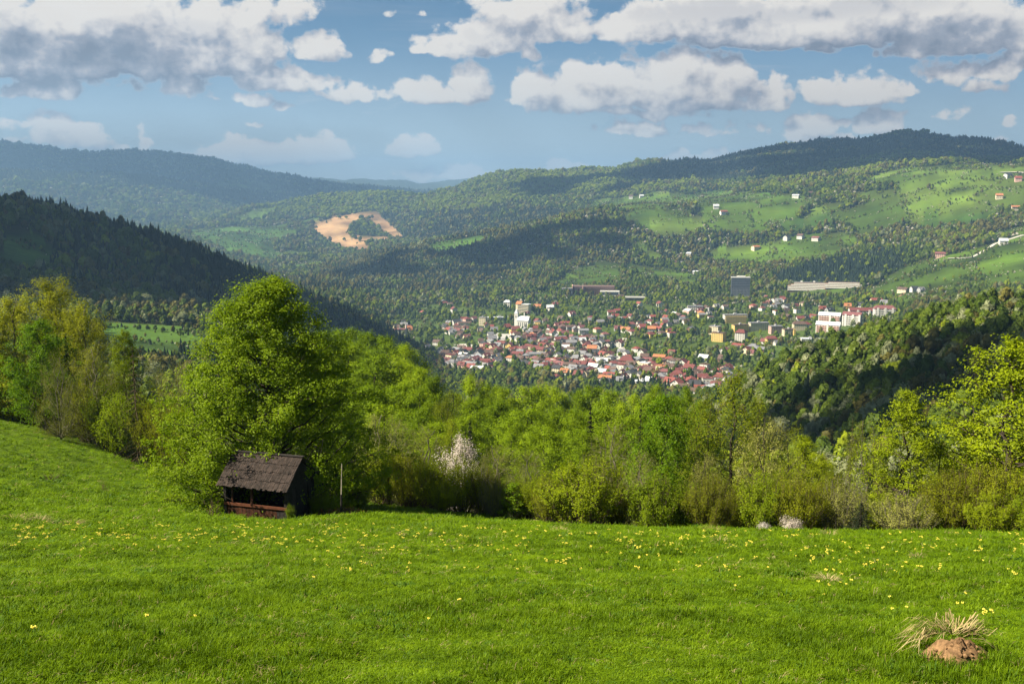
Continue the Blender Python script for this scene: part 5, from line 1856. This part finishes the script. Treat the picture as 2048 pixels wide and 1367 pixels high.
for k in range(5):
    wn.box(-1 + k * 3.6, .2 + k * 3.6, -7.07, -6.98, 3, 10)
wn.box(-7, -5.4, -3.07, -2.98, 17, 21)
bpart(t_, 'windows', wn, M['glass'], 'stuff')
bpart(t_, 'ridge_turret', MB().box(7, 8.4, -.7, .7, 19, 25.5), MW['white'])
PLOTS.append((p[0], p[1], 20))
# orange roofed slab block
t_, m_, p = frame('slab_block', 'tall slab block with orange end roof behind the church', 'apartment block', 1046, 626, -28)
bpart(t_, 'wall', MB().box(-12, 14, -6, 6, -5, 17), MW['cream'])
for f in range(6):
    bpart(t_, 'window_band', MB().box(-8, 13.6, -6.12, -5.98, .8 + f * 2.7, 2.4 + f * 2.7), M['glass'])
rf = MB()
for s_ in (-1, 1):
    a, b, c, d = (-12.5, s_ * 6.6, 16.9), (-1, s_ * 6.6, 16.9), (-1, 0, 22), (-12.5, 0, 22)
    rf.slab(*((a, b, c, d) if s_ < 0 else (b, a, d, c)), .3)
bpart(t_, 'roof', rf, MR['orange'])
bpart(t_, 'flat_roof', MB().box(-.9, 14.4, -6.4, 6.4, 17.004, 17.7), MR['silver'])
PLOTS.append((p[0], p[1], 18))
# brown ribbed hall with white annex and pale wing
t_, m_, p = frame('spa_hall', 'long brown ribbed hall on the slope above the town', 'hall', 1188, 588, 0)
k = m_
bpart(t_, 'wall', MB().box(-42 * k, 40 * k, -12, 12, -6, 12 * k), MW['brown'])
for i in range(22):
    x = -42 * k + (i + .5) * 82 * k / 22
    bpart(t_, 'rib', MB().box(x - .35, x + .35, -13.2, -12.01, -2, 15 * k), M['ribs'])
bpart(t_, 'roof', MB().box(-42 * k - .5, 40 * k + .5, -12.6, 12.6, 12 * k + .01, 17 * k), M['ribs'])
for x in (-43.2 * k, -22.5 * k):
    bpart(t_, 'end_pier', MB().box(x - .9, x + .9, -14.5, -13.25 if x > -40 * k else 13.3, -4, 18 * k), MW['pink'])
an = bpart(t_, 'annex', MB().box(12 * k, 50 * k, -26, -14.6, -6, 9 * k), MW['white'])
bpart(an, 'window_band', MB().box(14 * k, 48 * k, -26.1, -25.98, 1 * k, 6.5 * k), M['glass'])
PLOTS += [(p[0] + x * k, p[1] - 8, 20) for x in (-30, -10, 10, 30, 45)]
t_, m_, p = frame('villa_pavilion', 'white colonnaded pavilion at the left end of the brown hall', 'pavilion', 1134, 588, 6)
k = m_
bpart(t_, 'wall', MB().box(-9 * k, 9 * k, -6, 6, -5, 10 * k), MW['brown'])
for i in range(6):
    x = -8.6 * k + i * 17.2 * k / 5
    bpart(t_, 'column', MB().box(x - .7, x + .7, -7.2, -6.01, -4, 10 * k), MW['white'])
bpart(t_, 'roof', MB().box(-10 * k, 10 * k, -8, 7, 10 * k + .01, 12.5 * k), MR['grey'])
PLOTS.append((p[0], p[1], 14))
t_, m_, p = frame('flat_pavilion', 'low flat roofed grey pavilion right of the brown hall', 'pavilion', 1270, 600, 0)
k = m_
bpart(t_, 'wall', MB().box(-18 * k, 18 * k, -8, 8, -5, 5 * k), MW['brown'])
bpart(t_, 'roof', MB().box(-20 * k, 20 * k, -10, 9, 5 * k + .01, 7 * k), M['concrete'])
bpart(t_, 'end_wall', MB().box(-19 * k, -17.5 * k, -8.6, -8.01, -5, 8 * k), MW['white'])
PLOTS.append((p[0], p[1], 22))
# hotel tower
t_, m_, p = frame('hotel_tower', 'dark grey high-rise hotel standing alone above the town', 'tower block', 1480, 594, 6)
k = m_
tw_, th_ = 17.5 * k, 38 * k
bpart(t_, 'wall', MB().box(-tw_, tw_, -8, 8, -6, th_), M['tower_dark'])
for f in range(11):
    z = 2 + f * (th_ - 3) / 11
    bpart(t_, 'floor_band', MB().box(-tw_ - .15, tw_ + .15, -8.5, -8.01, z, z + (th_ - 3) / 11 * .33), M['concrete'] if f < 1 else plain('band_%d' % f, (0.13, 0.145, 0.17), .8, .1))
for i in range(13):
    x = -tw_ + (i + .5) * 2 * tw_ / 13
    bpart(t_, 'mullion', MB().box(x - .2, x + .2, -8.3, -8.012, 0, th_ * .45), MW['grey'])
bpart(t_, 'roof', MB().box(-tw_ - .6, tw_ + .6, -8.7, 8.6, th_ + .01, th_ + 1.8), MW['grey'])
bpart(t_, 'plant_room', MB().box(-tw_ * .4, tw_ * .5, -3, 3, th_ + 1.82, th_ + 4), MW['white'])
PLOTS.append((p[0], p[1], 26))
# two terraced hotels
for (nm, px, py, w, lab, lv) in [('terraced_hotel', 1614, 580, 72, 'left of two long white terraced hotels below the plantation', 5), ('terraced_hotel', 1686, 576, 66, 'right of two long white terraced hotels, with dark roof line', 4)]:
    t_, m_, p = frame(nm, lab, 'hotel', px, py, 2)
    k = m_
    w2 = w * k / 2
    for f in range(lv):
        cut = max(0, f - 2) * 6 * k
        s = bpart(t_, 'storey', MB().box(-w2 + cut, w2, -7 + f * 1.2, 8, f * 3.2 - (6 if f == 0 else 0), f * 3.2 + 3.19), MW['brown'])
        b = bpart(t_, 'balcony_band', MB().box(-w2 + cut - .3, w2 + .3, -8.8 + f * 1.2, -7.01 + f * 1.2, f * 3.2 + .05, f * 3.2 + 1.85), MW['white'])
    cut = max(0, lv - 3) * 6 * k
    bpart(t_, 'roof', MB().box(-w2 + cut, w2 + .4, -7.6 + lv * 1.2, 8.5, lv * 3.2 + .01, lv * 3.2 + .8), MR['black' if lv == 4 else 'grey'])
    if lv == 5:
        for fx in (-.3, .35):
            bpart(t_, 'lift_head', MB().box(w2 * fx - 2, w2 * fx + 2, -1, 3, lv * 3.2 + .82, lv * 3.2 + 3.6), MW['white'])
    PLOTS += [(p[0] + x * w2, p[1], 16) for x in (-.7, 0, .7)]
# apartment blocks right of centre
apartment('apartment_block', 'bright yellow apartment block at the left of the block estate', 1437, 682, 24, 17, 12, -24, 'yellow', 'brown', 4, nx=6)
apartment('apartment_block', 'cream block with grey roof right behind the bright yellow block', 1430, 668, 20, 16, 11, -30, 'cream', 'grey', 4, nx=5)
apartment('apartment_block', 'long block with yellow and white floor bands behind spruces', 1470, 645, 46, 16, 12, 18, 'white', 'grey', 4, bands='yellow', nx=9)
apartment('apartment_block', 'yellow and orange block behind the pale tower house', 1480, 664, 30, 15, 11, 25, 'yellow', 'brown', 4, nx=6)
apartment('apartment_block', 'pale tower house with brown hipped roof in front of the yellow orange block', 1482, 684, 20, 20, 13, -20, 'pale', 'dark red', 5, 'hip', nx=4)
apartment('apartment_block', 'long cream block at the middle of the estate', 1517, 660, 38, 15, 11, 22, 'cream', 'grey', 4, nx=8)
apartment('apartment_block', 'tan block continuing the long cream block to the right', 1551, 666, 24, 14, 11, 22, 'pink', 'grey', 4, nx=6)
apartment('apartment_block', 'cream and orange block at the right end of the cream row', 1577, 670, 22, 12, 11, 20, 'cream', 'brown', 4, nx=5, bay=(.8,), wall2='yellow')
# pink and white flats
apartment('block_of_flats', 'white balconied flats with silver roof, upper of the left pair', 1659, 646, 40, 16, 14, -8, 'white', 'silver', 4, 'gable', bands='pink', nx=8, bay=(.1,))
apartment('block_of_flats', 'white balconied flats with silver roof, lower of the left pair', 1656, 664, 44, 15, 14, -8, 'white', 'silver', 4, 'gable', bands='pink', nx=8, bay=(0,))
apartment('block_of_flats', 'white flats with red gables beside a tall white slab wall', 1704, 650, 34, 20, 14, -14, 'white', 'maroon', 5, 'gable', bands='white', nx=6, bay=(-.6, .2, .9))
apartment('block_of_flats', 'white flats with long dark red roof behind the ones with the slab wall', 1720, 636, 42, 15, 14, 14, 'white', 'dark red', 4, 'gable', nx=7, bay=(-.3, .7))
apartment('block_of_flats', 'white flats with stepped red and pink roofs, rightmost of the flats', 1768, 634, 38, 17, 15, 12, 'white', 'maroon', 4, 'hip', bands='white', nx=7, bay=(-.7, 0, .7))
apartment('apartment_block', 'long low white building at the foot of the white flats', 1620, 684, 34, 7, 12, 8, 'white', 'silver', 2, nx=9)
apartment('apartment_block', 'cream block with brown hipped roof left of the white flats', 1598, 660, 24, 13, 12, 14, 'cream', 'brown', 4, 'hip', nx=6)
apartment('apartment_block', 'small yellow block below the long cream block', 1542, 688, 20, 12, 11, 16, 'yellow', 'dark red', 3, 'hip', nx=5)
apartment('apartment_block', 'pale four storey block between the brown hall and the dark hotel tower', 1390, 622, 30, 10, 11, 6, 'pale', 'grey', 3, nx=8)
apartment('old_block', 'small cream tower block left of the church among trees', 966, 650, 14, 16, 9, -20, 'cream', 'grey', 4, nx=3)
apartment('old_block', 'round topped pale house on the slope left of the orange roofed block', 1015, 615, 13, 12, 10, -20, 'pale', 'silver', 4, 'hip', nx=3)
apartment('long_school', 'long low grey building left of the church tower', 1000, 640, 50, 6, 10, 6, 'grey', 'silver', 2, nx=12, cat='school')
apartment('market_hall', 'long white flat hall at the near edge of the town', 1285, 768, 30, 7, 10, 10, 'white', 'silver', 2, nx=8, cat='hall')
apartment('market_hall', 'white arcaded hall between the two pale streets', 1222, 738, 32, 8, 10, -18, 'white', 'grey', 2, nx=10, cat='hall')
apartment('sawmill_shed', 'long low tan shed on the yellow yard at the near town edge', 1335, 786, 36, 4, 9, 6, 'brown', 'brown', 1, nx=4, cat='shed')
apartment('market_hall', 'big dark red roofed hall beside the foot of the straight pale street', 1254, 728, 30, 9, 16, -12, 'yellow', 'dark red', 2, 'hip', nx=8, cat='hall')
apartment('factory', 'grey white factory with low red roof beside the tall white chimney', 800, 668, 22, 10, 14, -4, 'white', 'maroon', 2, nx=6, cat='factory')
t_, m_, p = frame('factory_chimney', 'tall slim white chimney at the left end of the town', 'chimney', 812, 668, 0)
bpart(t_, 'shaft', MB().tube([(0, 0, -3), (0, 0, 20 * m_)], (1.35, 1.0), 12), MW['white'])
bpart(t_, 'rim', MB().tube([(0, 0, 20 * m_ + .01), (0, 0, 20 * m_ + .7)], (1.25, 1.25), 12), MW['grey'])
for nm, x, y in [('the white church', 1040, 640), ('the orange-roofed slab block', 1046, 615), ('the tall white chimney', 812, 655), ('the dark hotel tower', 1480, 575), ('the bright yellow block', 1437, 672), ('the straight pale street', 1243, 695), ('the curving pale street', 1150, 722), ('the pale gravel square', 938, 694), ('the car park', 1005, 672),
                 ('the brown hall', 1188, 580), ('the white flats', 1700, 635), ('the terraced hotels', 1650, 572), ('the market hall', 1285, 765), ('the tan shed', 1335, 784), ('the long cream block', 1517, 652), ('the flat pavilion', 1270, 596), ('the banded yellow block', 1470, 636), ('the red-roofed hall', 1254, 722)]:
    LANDMARKS[nm] = (x, y)


# --- roads and squares: sheets laid just above the land
def strip(name, pts_px, width, mat, lift=.35, dmin=900, kind='structure', lab=None):
    P = [hit(x, y, dmin) for x, y in pts_px]
    C = []
    for a, b in zip(P[:-1], P[1:]):
        n = max(2, int(np.linalg.norm(b - a) / 12))
        for k in range(n):
            C.append(a + (b - a) * k / n)
    C.append(P[-1])
    C = np.array(C)
    C[:, 2] = ground(C[:, 0], C[:, 1])
    Tn = np.gradient(C[:, :2], axis=0)
    Tn /= np.linalg.norm(Tn, axis=1)[:, None] + 1e-9
    Nn = np.stack([-Tn[:, 1], Tn[:, 0]], 1) * width / 2
    L_ = np.concatenate([C[:, :2] + Nn, C[:, 2:]], 1)
    R_ = np.concatenate([C[:, :2] - Nn, C[:, 2:]], 1)
    for q in (L_, R_):
        q[:, 2] = np.maximum(ground(q[:, 0], q[:, 1]), C[:, 2]) + lift
    n = len(C)
    k = np.arange(n - 1)
    mb = MB().add(np.concatenate([L_, R_]), np.stack([k + n, k + n + 1, k + 1, k], 1))
    o = mb.build(name, mat)
    tag(o, kind=kind)
    for c in C[::2]:
        PLOTS.append((c[0], c[1], width / 2 + 2.5))


strip('street', [(1236, 722), (1240, 708), (1245, 690), (1248, 676)], 9, M['road'])
strip('street', [(1160, 738), (1146, 722), (1138, 708), (1150, 703)], 9, M['road'])
strip('street', [(1040, 692), (1020, 682), (1012, 674), (992, 666)], 8, M['road'])
strip('square', [(922, 688), (936, 693), (945, 697)], 26, M['road'])
strip('car_park', [(988, 680), (1004, 672), (1012, 668)], 34, M['concrete'])
strip('car_park', [(1135, 596), (1170, 594)], 26, M['concrete'])
strip('track', [(1725, 605), (1760, 600), (1800, 592), (1808, 586)], 6, M['soil'])
strip('track', [(1840, 606), (1880, 600), (1925, 592)], 5, M['road'])
strip('track', [(1895, 517), (1945, 515), (1962, 505), (1975, 498), (1990, 488), (2048, 470)], 8, M['road'], .5, 1500)
strip('track', [(2000, 345), (2048, 346), (2090, 344)], 9, M['road'], .5, 2500)
strip('track', [(1378, 508), (1388, 530), (1395, 545), (1410, 555), (1424, 570)], 9, M['road'], .5, 1900)
strip('track', [(1310, 782), (1330, 785), (1355, 787)], 20, M['soil'])

# --- houses
CL = [(960, 705, 60, 14, 34), (930, 728, 40, 10, 14), (1085, 700, 45, 16, 26), (1190, 722, 55, 16, 38), (1110, 655, 45, 14, 17), (925, 655, 40, 12, 16), (1050, 672, 50, 10, 15), (1255, 745, 60, 12, 22), (1350, 748, 55, 14, 20), (1335, 650, 45, 18, 24), (1245, 640, 50, 20, 13), (1400, 625, 25, 10, 9), (1555, 612, 30, 9, 13), (1430, 755, 30, 10, 10), (880, 612, 22, 10, 5), (1500, 700, 22, 14, 6), (1595, 640, 22, 12, 5), (810, 660, 20, 8, 5), (1075, 615, 25, 8, 4), (1120, 735, 40, 10, 10), (1395, 775, 35, 8, 8), (1160, 690, 40, 10, 12)]
SPOT = []


def free(p, r):
    return all((p[0] - a) ** 2 + (p[1] - b) ** 2 > (r + c * .55) ** 2 for a, b, c in PLOTS) and all((p[0] - q[0]) ** 2 + (p[1] - q[1]) ** 2 > (r + q[2]) ** 2 for q in SPOT)


for cx, cy, sx_, sy_, n in CL:
    made = tries = 0
    n = int(n * 1.45)
    while made < n and tries < n * 14:
        tries += 1
        x, y = rng.normal(cx, sx_ * .8), rng.normal(cy, sy_ * .8)
        p = hit(x, y, 950)
        if not (950 < math.hypot(p[0], p[1]) < 2500):
            continue
        var = int(rng.choice(8, p=[.24, .17, .12, .16, .12, .07, .07, .05]))
        if not free(p, 6.2):
            continue
        SPOT.append((p[0], p[1], 6.2))
        ang = R(-28 if y > 690 else 20) + rng.normal(0, .22) + (math.pi / 2 if rng.uniform() < .4 else 0)
        wall = rng.choice(['white', 'cream', 'grey', 'yellow', 'brown', 'pink', 'pale'], p=[.36, .17, .10, .06, .09, .06, .16])
        roof = rng.choice(['red', 'dark red', 'brown', 'orange', 'grey', 'black', 'silver', 'maroon'], p=[.10, .21, .23, .03, .18, .09, .04, .12])
        house(p, var, ang, str(wall), str(roof), rng.uniform(.82, 1.1))
        made += 1
# single houses on the slopes
for (x, y, w_, r_, v, dm) in [(1262, 396, 'white', 'brown', 1, 2000), (1283, 395, 'white', 'silver', 1, 2000), (1432, 417, 'white', 'silver', 1, 2000), (1447, 428, 'white', 'red', 2, 2000), (1592, 396, 'white', 'silver', 2, 2000), (1622, 391, 'pink', 'brown', 1, 2000), (1573, 480, 'white', 'black', 1, 1900), (1601, 477, 'white', 'brown', 1, 1900),
                              (1632, 481, 'pale', 'maroon', 2, 1900), (1511, 499, 'cream', 'orange', 2, 1900), (1375, 512, 'cream', 'silver', 2, 1900), (1366, 530, 'white', 'grey', 1, 1900), (1392, 548, 'white', 'silver', 2, 1900), (1348, 528, 'pale', 'brown', 0, 1900), (1880, 514, 'pink', 'maroon', 2, 1500), (2006, 489, 'white', 'silver', 1, 1500), (2030, 420, 'cream', 'orange', 2, 1500), (1998, 397, 'cream', 'orange', 1, 1500),
                              (2016, 355, 'white', 'black', 2, 2200), (2036, 362, 'pink', 'red', 1, 2200), (1806, 584, 'cream', 'brown', 6, 1000), (1828, 583, 'white', 'black', 1, 1000), (1842, 583, 'grey', 'grey', 0, 1000), (1888, 592, 'white', 'grey', 0, 1000), (1926, 594, 'white', 'silver', 7, 1000), (570, 556, 'white', 'silver', 2, 1600), (655, 570, 'white', 'silver', 1, 1800), (646, 583, 'white', 'grey', 0, 1700),
                              (1752, 606, 'cream', 'red', 6, 1000), (1768, 610, 'pale', 'grey', 0, 1000), (1695, 616, 'yellow', 'orange', 0, 1000), (1720, 614, 'white', 'black', 0, 1000), (1645, 622, 'brown', 'red', 0, 1000), (1658, 624, 'grey', 'black', 0, 1000), (1078, 618, 'yellow', 'orange', 6, 1000), (1100, 620, 'white', 'silver', 1, 1000)]:
    p = hit(x, y, dm)
    SPOT.append((p[0], p[1], 8))
    house(p, v, rng.normal(-.2, .4), w_, r_, 1.05 if y > 520 else 1.3)
# the 300 largest as single houses, the rest too small to tell apart in one piece
SPEC.sort(key=lambda q: math.hypot(q[0][0], q[0][1]) / (q[5] * (1.35 if q[1] in (2, 6, 7) else 1.0)))
for q in SPEC[:300]:
    build_house(*q)
rest_ = {}
for (p, var, rz, wall, roof, scale) in SPEC[300:]:
    c_, s_ = math.cos(rz) * scale, math.sin(rz) * scale
    for mb, mt in zip(HV[var][4], (MW[wall], MR[roof], M['glass'])):
        V_ = np.concatenate(mb.V)
        V_ = np.stack([V_[:, 0] * c_ - V_[:, 1] * s_ + p[0], V_[:, 0] * s_ + V_[:, 1] * c_ + p[1], V_[:, 2] * scale + p[2]], 1)
        rest_.setdefault(mt.name, (MB(), mt))[0].add(V_, np.concatenate(mb.Q) if mb.Q else None, np.concatenate(mb.T) if mb.T else None)
if rest_:
    Vs, Qs, Ts, mq, mt_, ms, off_ = [], [], [], [], [], [], 0
    for k, (mb, mt) in enumerate(rest_.values()):
        ms.append(mt)
        Vs.append(np.concatenate(mb.V))
        q_ = np.concatenate(mb.Q) + off_
        Qs.append(q_)
        mq += [k] * len(q_)
        if mb.T:
            w_ = np.concatenate(mb.T) + off_
            Ts.append(w_)
            mt_ += [k] * len(w_)
        off_ += mb.n
    tag(obj('small_far_houses', make_mesh('small_far_houses', np.concatenate(Vs), [np.concatenate(Qs)] + ([np.concatenate(Ts)] if Ts else []), ms, mq + mt_)), kind='stuff')
print('HOUSES', len(SPEC))

# words for each house
ORD = ['nearest', 'second nearest', 'third nearest', 'fourth nearest', 'fifth nearest', 'sixth nearest', 'seventh nearest', 'eighth nearest', 'ninth nearest', 'tenth nearest', 'eleventh nearest', 'twelfth nearest']
VW = {0: 'dormered', 1: 'two-storey', 2: 'long low-pitched', 3: 'small steep-roofed', 4: 'hip-roofed', 5: 'flat-topped', 6: 'large dormered', 7: 'very long low'}
slots = {}
for (t_, wall, roof, var, px, py, lab) in HOUSES:
    best = min(LANDMARKS, key=lambda k: (LANDMARKS[k][0] - px) ** 2 + ((LANDMARKS[k][1] - py) * 1.6) ** 2)
    lx, ly = LANDMARKS[best]
    dx_, dy_ = px - lx, (py - ly) * 1.6
    side = ('right of' if dx_ > 0 else 'left of') if abs(dx_) > abs(dy_) else ('below' if dy_ > 0 else 'above')
    rw = 'roof' if var not in (3, 4, 5) else 'tiles'
    base = '%s %s house with %s roof' % (VW[var], wall, roof)
    if var in (3, 4):
        base = '%s %s house, roof %s' % (VW[var], wall, roof)
    slots.setdefault((base, side, best), []).append((dx_ ** 2 + dy_ ** 2, t_))
for (base, side, best), lst in slots.items():
    lst.sort(key=lambda q: q[0])
    for k, (_, t_) in enumerate(lst):
        t_['label'] = '%s %s %s' % (base, side, best) if len(lst) == 1 else '%s, %s %s %s' % (base, ORD[k], side, best)
        t_['group'] = 'houses of the town in the valley'
# the grounds in front of the big buildings are open
FRONT = [(hit(x, y, 1000), r) for x, y, r in [(1590, 580, 26), (1614, 580, 26), (1640, 580, 26), (1665, 577, 26), (1690, 577, 26), (1715, 576, 24), (1160, 588, 22), (1188, 588, 24), (1215, 588, 22), (1480, 592, 24), (1270, 600, 18), (1040, 652, 16), (1437, 682, 14), (1517, 662, 22), (1551, 668, 16), (1470, 646, 18)]]
for q, r in FRONT:
    dd = math.hypot(q[0], q[1])
    fx, fy = q[0] / dd, q[1] / dd
    al = (X - q[0]) * fx + (Y - q[1]) * fy
    ac_ = np.abs(-(X - q[0]) * fy + (Y - q[1]) * fx)
    WOOD_KEEP &= ~((al < 8) & (al > -70) & (ac_ < r) & (rng.uniform(size=len(X)) < .9))
# houses clear their plots
for (x, y, r) in PLOTS:
    WOOD_KEEP &= ~(((X - x) ** 2 + (Y - y) ** 2) < (r * .72) ** 2)
# and mostly stay in sight: garden trees keep off the strip in front of them
hx = np.array([(q[0][0], q[0][1]) for q in SPEC])
for (x, y) in hx:
    dd = math.hypot(x, y)
    fx, fy = x / dd, y / dd
    al = (X - x) * fx + (Y - y) * fy
    ac_ = np.abs(-(X - x) * fy + (Y - y) * fx)
    blk = (al < 0) & (al > -22) & (ac_ < 5)
    WOOD_KEEP &= ~(blk & (rng.uniform(size=len(X)) < .75))

# woods go in once the plots of the houses are known
zn = {0: 'shaded_wood', 1: 'dark_forest', 2: 'hillside_wood', 3: 'town_trees', 4: 'mountain_forest'}
# the largest trees of the wood on the near right-hand slope stand as single trees
sel = np.nonzero((WOOD_ZONE == 0) & WOOD_KEEP & (PX > 1440) & (PX < 2090) & (D < 640) & (PY < 1000))[0]
vis2 = visible(X[sel], Y[sel], Z[sel], 5.0)
sel = sel[vis2]
sel = sel[np.argsort(D[sel])][:260]
KN = {'w_green': 'dark green leafy tree in the shaded wood of the right slope', 'w_bright': 'light green leafy tree in the shaded wood of the right slope', 'w_olive': 'olive budding tree in the shaded wood of the right slope',
      'w_pale': 'pale silvery tree in the shaded wood of the right slope', 'w_dark': 'black green conifer in the shaded wood of the right slope', 'w_white': 'white blossoming tree in the shaded wood of the right slope'}
for k in sel:
    me_, mk = FARMESH[int(pick[k])]
    o = obj('conifer_tree' if mk == 'w_dark' else 'broadleaf_tree', me_, None, PTS[k])
    o.rotation_euler = ROT[k]
    o.scale = SC[k]
    tag(o, KN[mk], 'tree', {'w_green': 'dark green trees', 'w_bright': 'light green trees', 'w_olive': 'olive trees', 'w_pale': 'pale silvery trees', 'w_dark': 'conifers', 'w_white': 'blossoming trees'}[mk] + ' of the shaded right-hand wood')
WOOD_KEEP[sel] = False
for z_, nm in zn.items():
    s_ = (WOOD_ZONE == z_) & WOOD_KEEP
    if s_.sum():
        gn_scatter(nm, PROTO, PTS[s_], pick[s_], ROT[s_], SC[s_])
print('WOODS', n_, {nm: int(((WOOD_ZONE == z_) & WOOD_KEEP).sum()) for z_, nm in zn.items()})

# ------------------------------------------------------------------ words for the plants that have none yet
KW = {'beech': 'bright yellow green beech', 'beech_front': 'light yellow green beech', 'alder': 'thin leaved olive alder', 'willow': 'grey green willow', 'shrub': 'yellow green hazel bush', 'shrub_green': 'fresh green bush', 'shrub_brown': 'brownish budding bush', 'twiggy': 'pale twiggy bush', 'cream': 'cream flowering tree', 'spruce': 'dark spruce', 'aspen': 'pale yellow aspen', 'maple': 'green maple', 'bare': 'bare sapling'}
MARK = {'the dark hut': (545, 970), 'the big linden': (548, 760), 'the white cherry': (921, 910), 'the lone pointed spruce': (1181, 850), 'the tall alder': (1468, 860), 'the vivid maple': (1333, 860), 'the domed bush': (1172, 990), 'the spire beech': (1822, 880), 'the drooping birch': (1735, 900), 'the small white bush': (1583, 1048), 'the narrow sunk spruce': (1282, 830), 'the yellow sapling': (1027, 995), 'the olive larch': (264, 740), 'the tallest aspen': (96, 640), 'the brownish budding tree': (905, 815), 'the largest beech': (2035, 800), 'the low dark spruce': (1724, 1030)}
ORDP = ['nearest', 'second', 'third', 'fourth', 'fifth', 'sixth', 'seventh', 'eighth', 'ninth', 'tenth', 'eleventh', 'twelfth', 'thirteenth', 'fourteenth']
slots = {}
for (o, kind, px, pt, pb_, wpx) in PLACED:
    if 'label' in o:
        continue
    cy = pt * .7 + pb_ * .3
    best = min(MARK, key=lambda k: (MARK[k][0] - px) ** 2 + (MARK[k][1] - cy) ** 2)
    dx_, dy_ = px - MARK[best][0], cy - MARK[best][1]
    side = ('right of' if dx_ > 0 else 'left of') if abs(dx_) > abs(dy_) else ('below' if dy_ > 0 else 'above')
    slots.setdefault((KW[kind], side, best), []).append((dx_ ** 2 + dy_ ** 2, o))
for (base, side, best), lst in slots.items():
    lst.sort(key=lambda q: q[0])
    for k, (_, o) in enumerate(lst):
        o['label'] = '%s %s %s' % (base, side, best) if len(lst) == 1 else '%s, %s %s %s' % (base, ORDP[k] if k else 'nearest one', side, best)
GR = {'beech': 'beeches of the wood below the meadow', 'shrub': 'bushes along the meadow edge', 'shrub_green': 'bushes along the meadow edge', 'shrub_brown': 'bushes along the meadow edge', 'twiggy': 'bushes along the meadow edge', 'willow': 'willows behind the hedge', 'aspen': 'aspens at the left meadow edge', 'alder': 'alders behind the hedge', 'beech_front': 'front beeches'}
for (o, kind, *_r) in PLACED:
    if kind in GR:
        o['group'] = GR[kind]

# ------------------------------------------------------------------ drifting cumulus that shade parts of the land (beyond the frame, above the haze)
M['cumulus'] = new_mat('cumulus')[0]
n = NT(M['cumulus'].node_tree)
d = n.n('ShaderNodeBsdfDiffuse')
d.inputs[0].default_value = (0.9, 0.9, 0.9, 1)
out_surf(n, d.outputs[0])


def cumulus(px, py, dmin, H, rx, ry, seed, turn=0.0, nb=60):
    """a cloud so high above the land at (px, py) that the sun throws its shade there"""
    g = np.random.default_rng(seed)
    p = hit(px, py, dmin)
    c = p + SUN * (H - p[2]) / SUN[2]
    mb = MB()
    ct, st_ = math.cos(turn), math.sin(turn)
    for k in range(nb):
        a, q = g.uniform(0, 6.28), math.sqrt(g.uniform(0, 1))
        x, y = math.cos(a) * q * rx, math.sin(a) * q * ry
        r = min(rx, ry) * g.uniform(.22, .36) * (1.15 - .5 * q)
        Vv, F = lump(g, (x * ct - y * st_, x * st_ + y * ct, r * .45 + g.uniform(0, .25) * min(rx, ry) * (1 - q)), (r, r, r * .75))
        mb.add(Vv, None, F)
    o = mb.build('cumulus_cloud', M['cumulus'], None, True)
    o.location = c
    tag(o, kind='stuff')
    return o
cumulus(170, 510, 900, 1700, 200, 260, 1)
cumulus(-60, 480, 900, 1700, 230, 330, 2)
cumulus(440, 575, 900, 1700, 120, 180, 3)
cumulus(655, 650, 900, 1700, 75, 190, 10)
cumulus(735, 665, 900, 1700, 48, 150, 12)
cumulus(1960, 760, 330, 1500, 140, 105, 4, 0.0, 17)
cumulus(1650, 310, 4300, 2900, 1700, 700, 5)
cumulus(2000, 330, 4300, 2900, 1000, 700, 9)
cumulus(150, 330, 8600, 4600, 2200, 2200, 7)
cumulus(820, 530, 2300, 2300, 380, 220, 6, 0.0, 24)
cumulus(1060, 490, 2500, 2300, 330, 200, 11, 0.0, 20)

# ------------------------------------------------------------------ air
m, n = new_mat('haze')
pv = n.n('ShaderNodeVolumePrincipled')
pv.inputs['Color'].default_value = (0.31, 0.54, 0.88, 1)
pv.inputs['Density'].default_value = 0.00009
pv.inputs['Anisotropy'].default_value = 0.2
ho = n.n('ShaderNodeOutputMaterial')
n.t.links.new(pv.outputs[0], ho.inputs['Volume'])
hb = MB().box(-17200, 17200, -17200, 17200, float(ZZ.min()) - 60, float(ZZ.max()) + 45)
tag(hb.build('haze', m), kind='stuff')
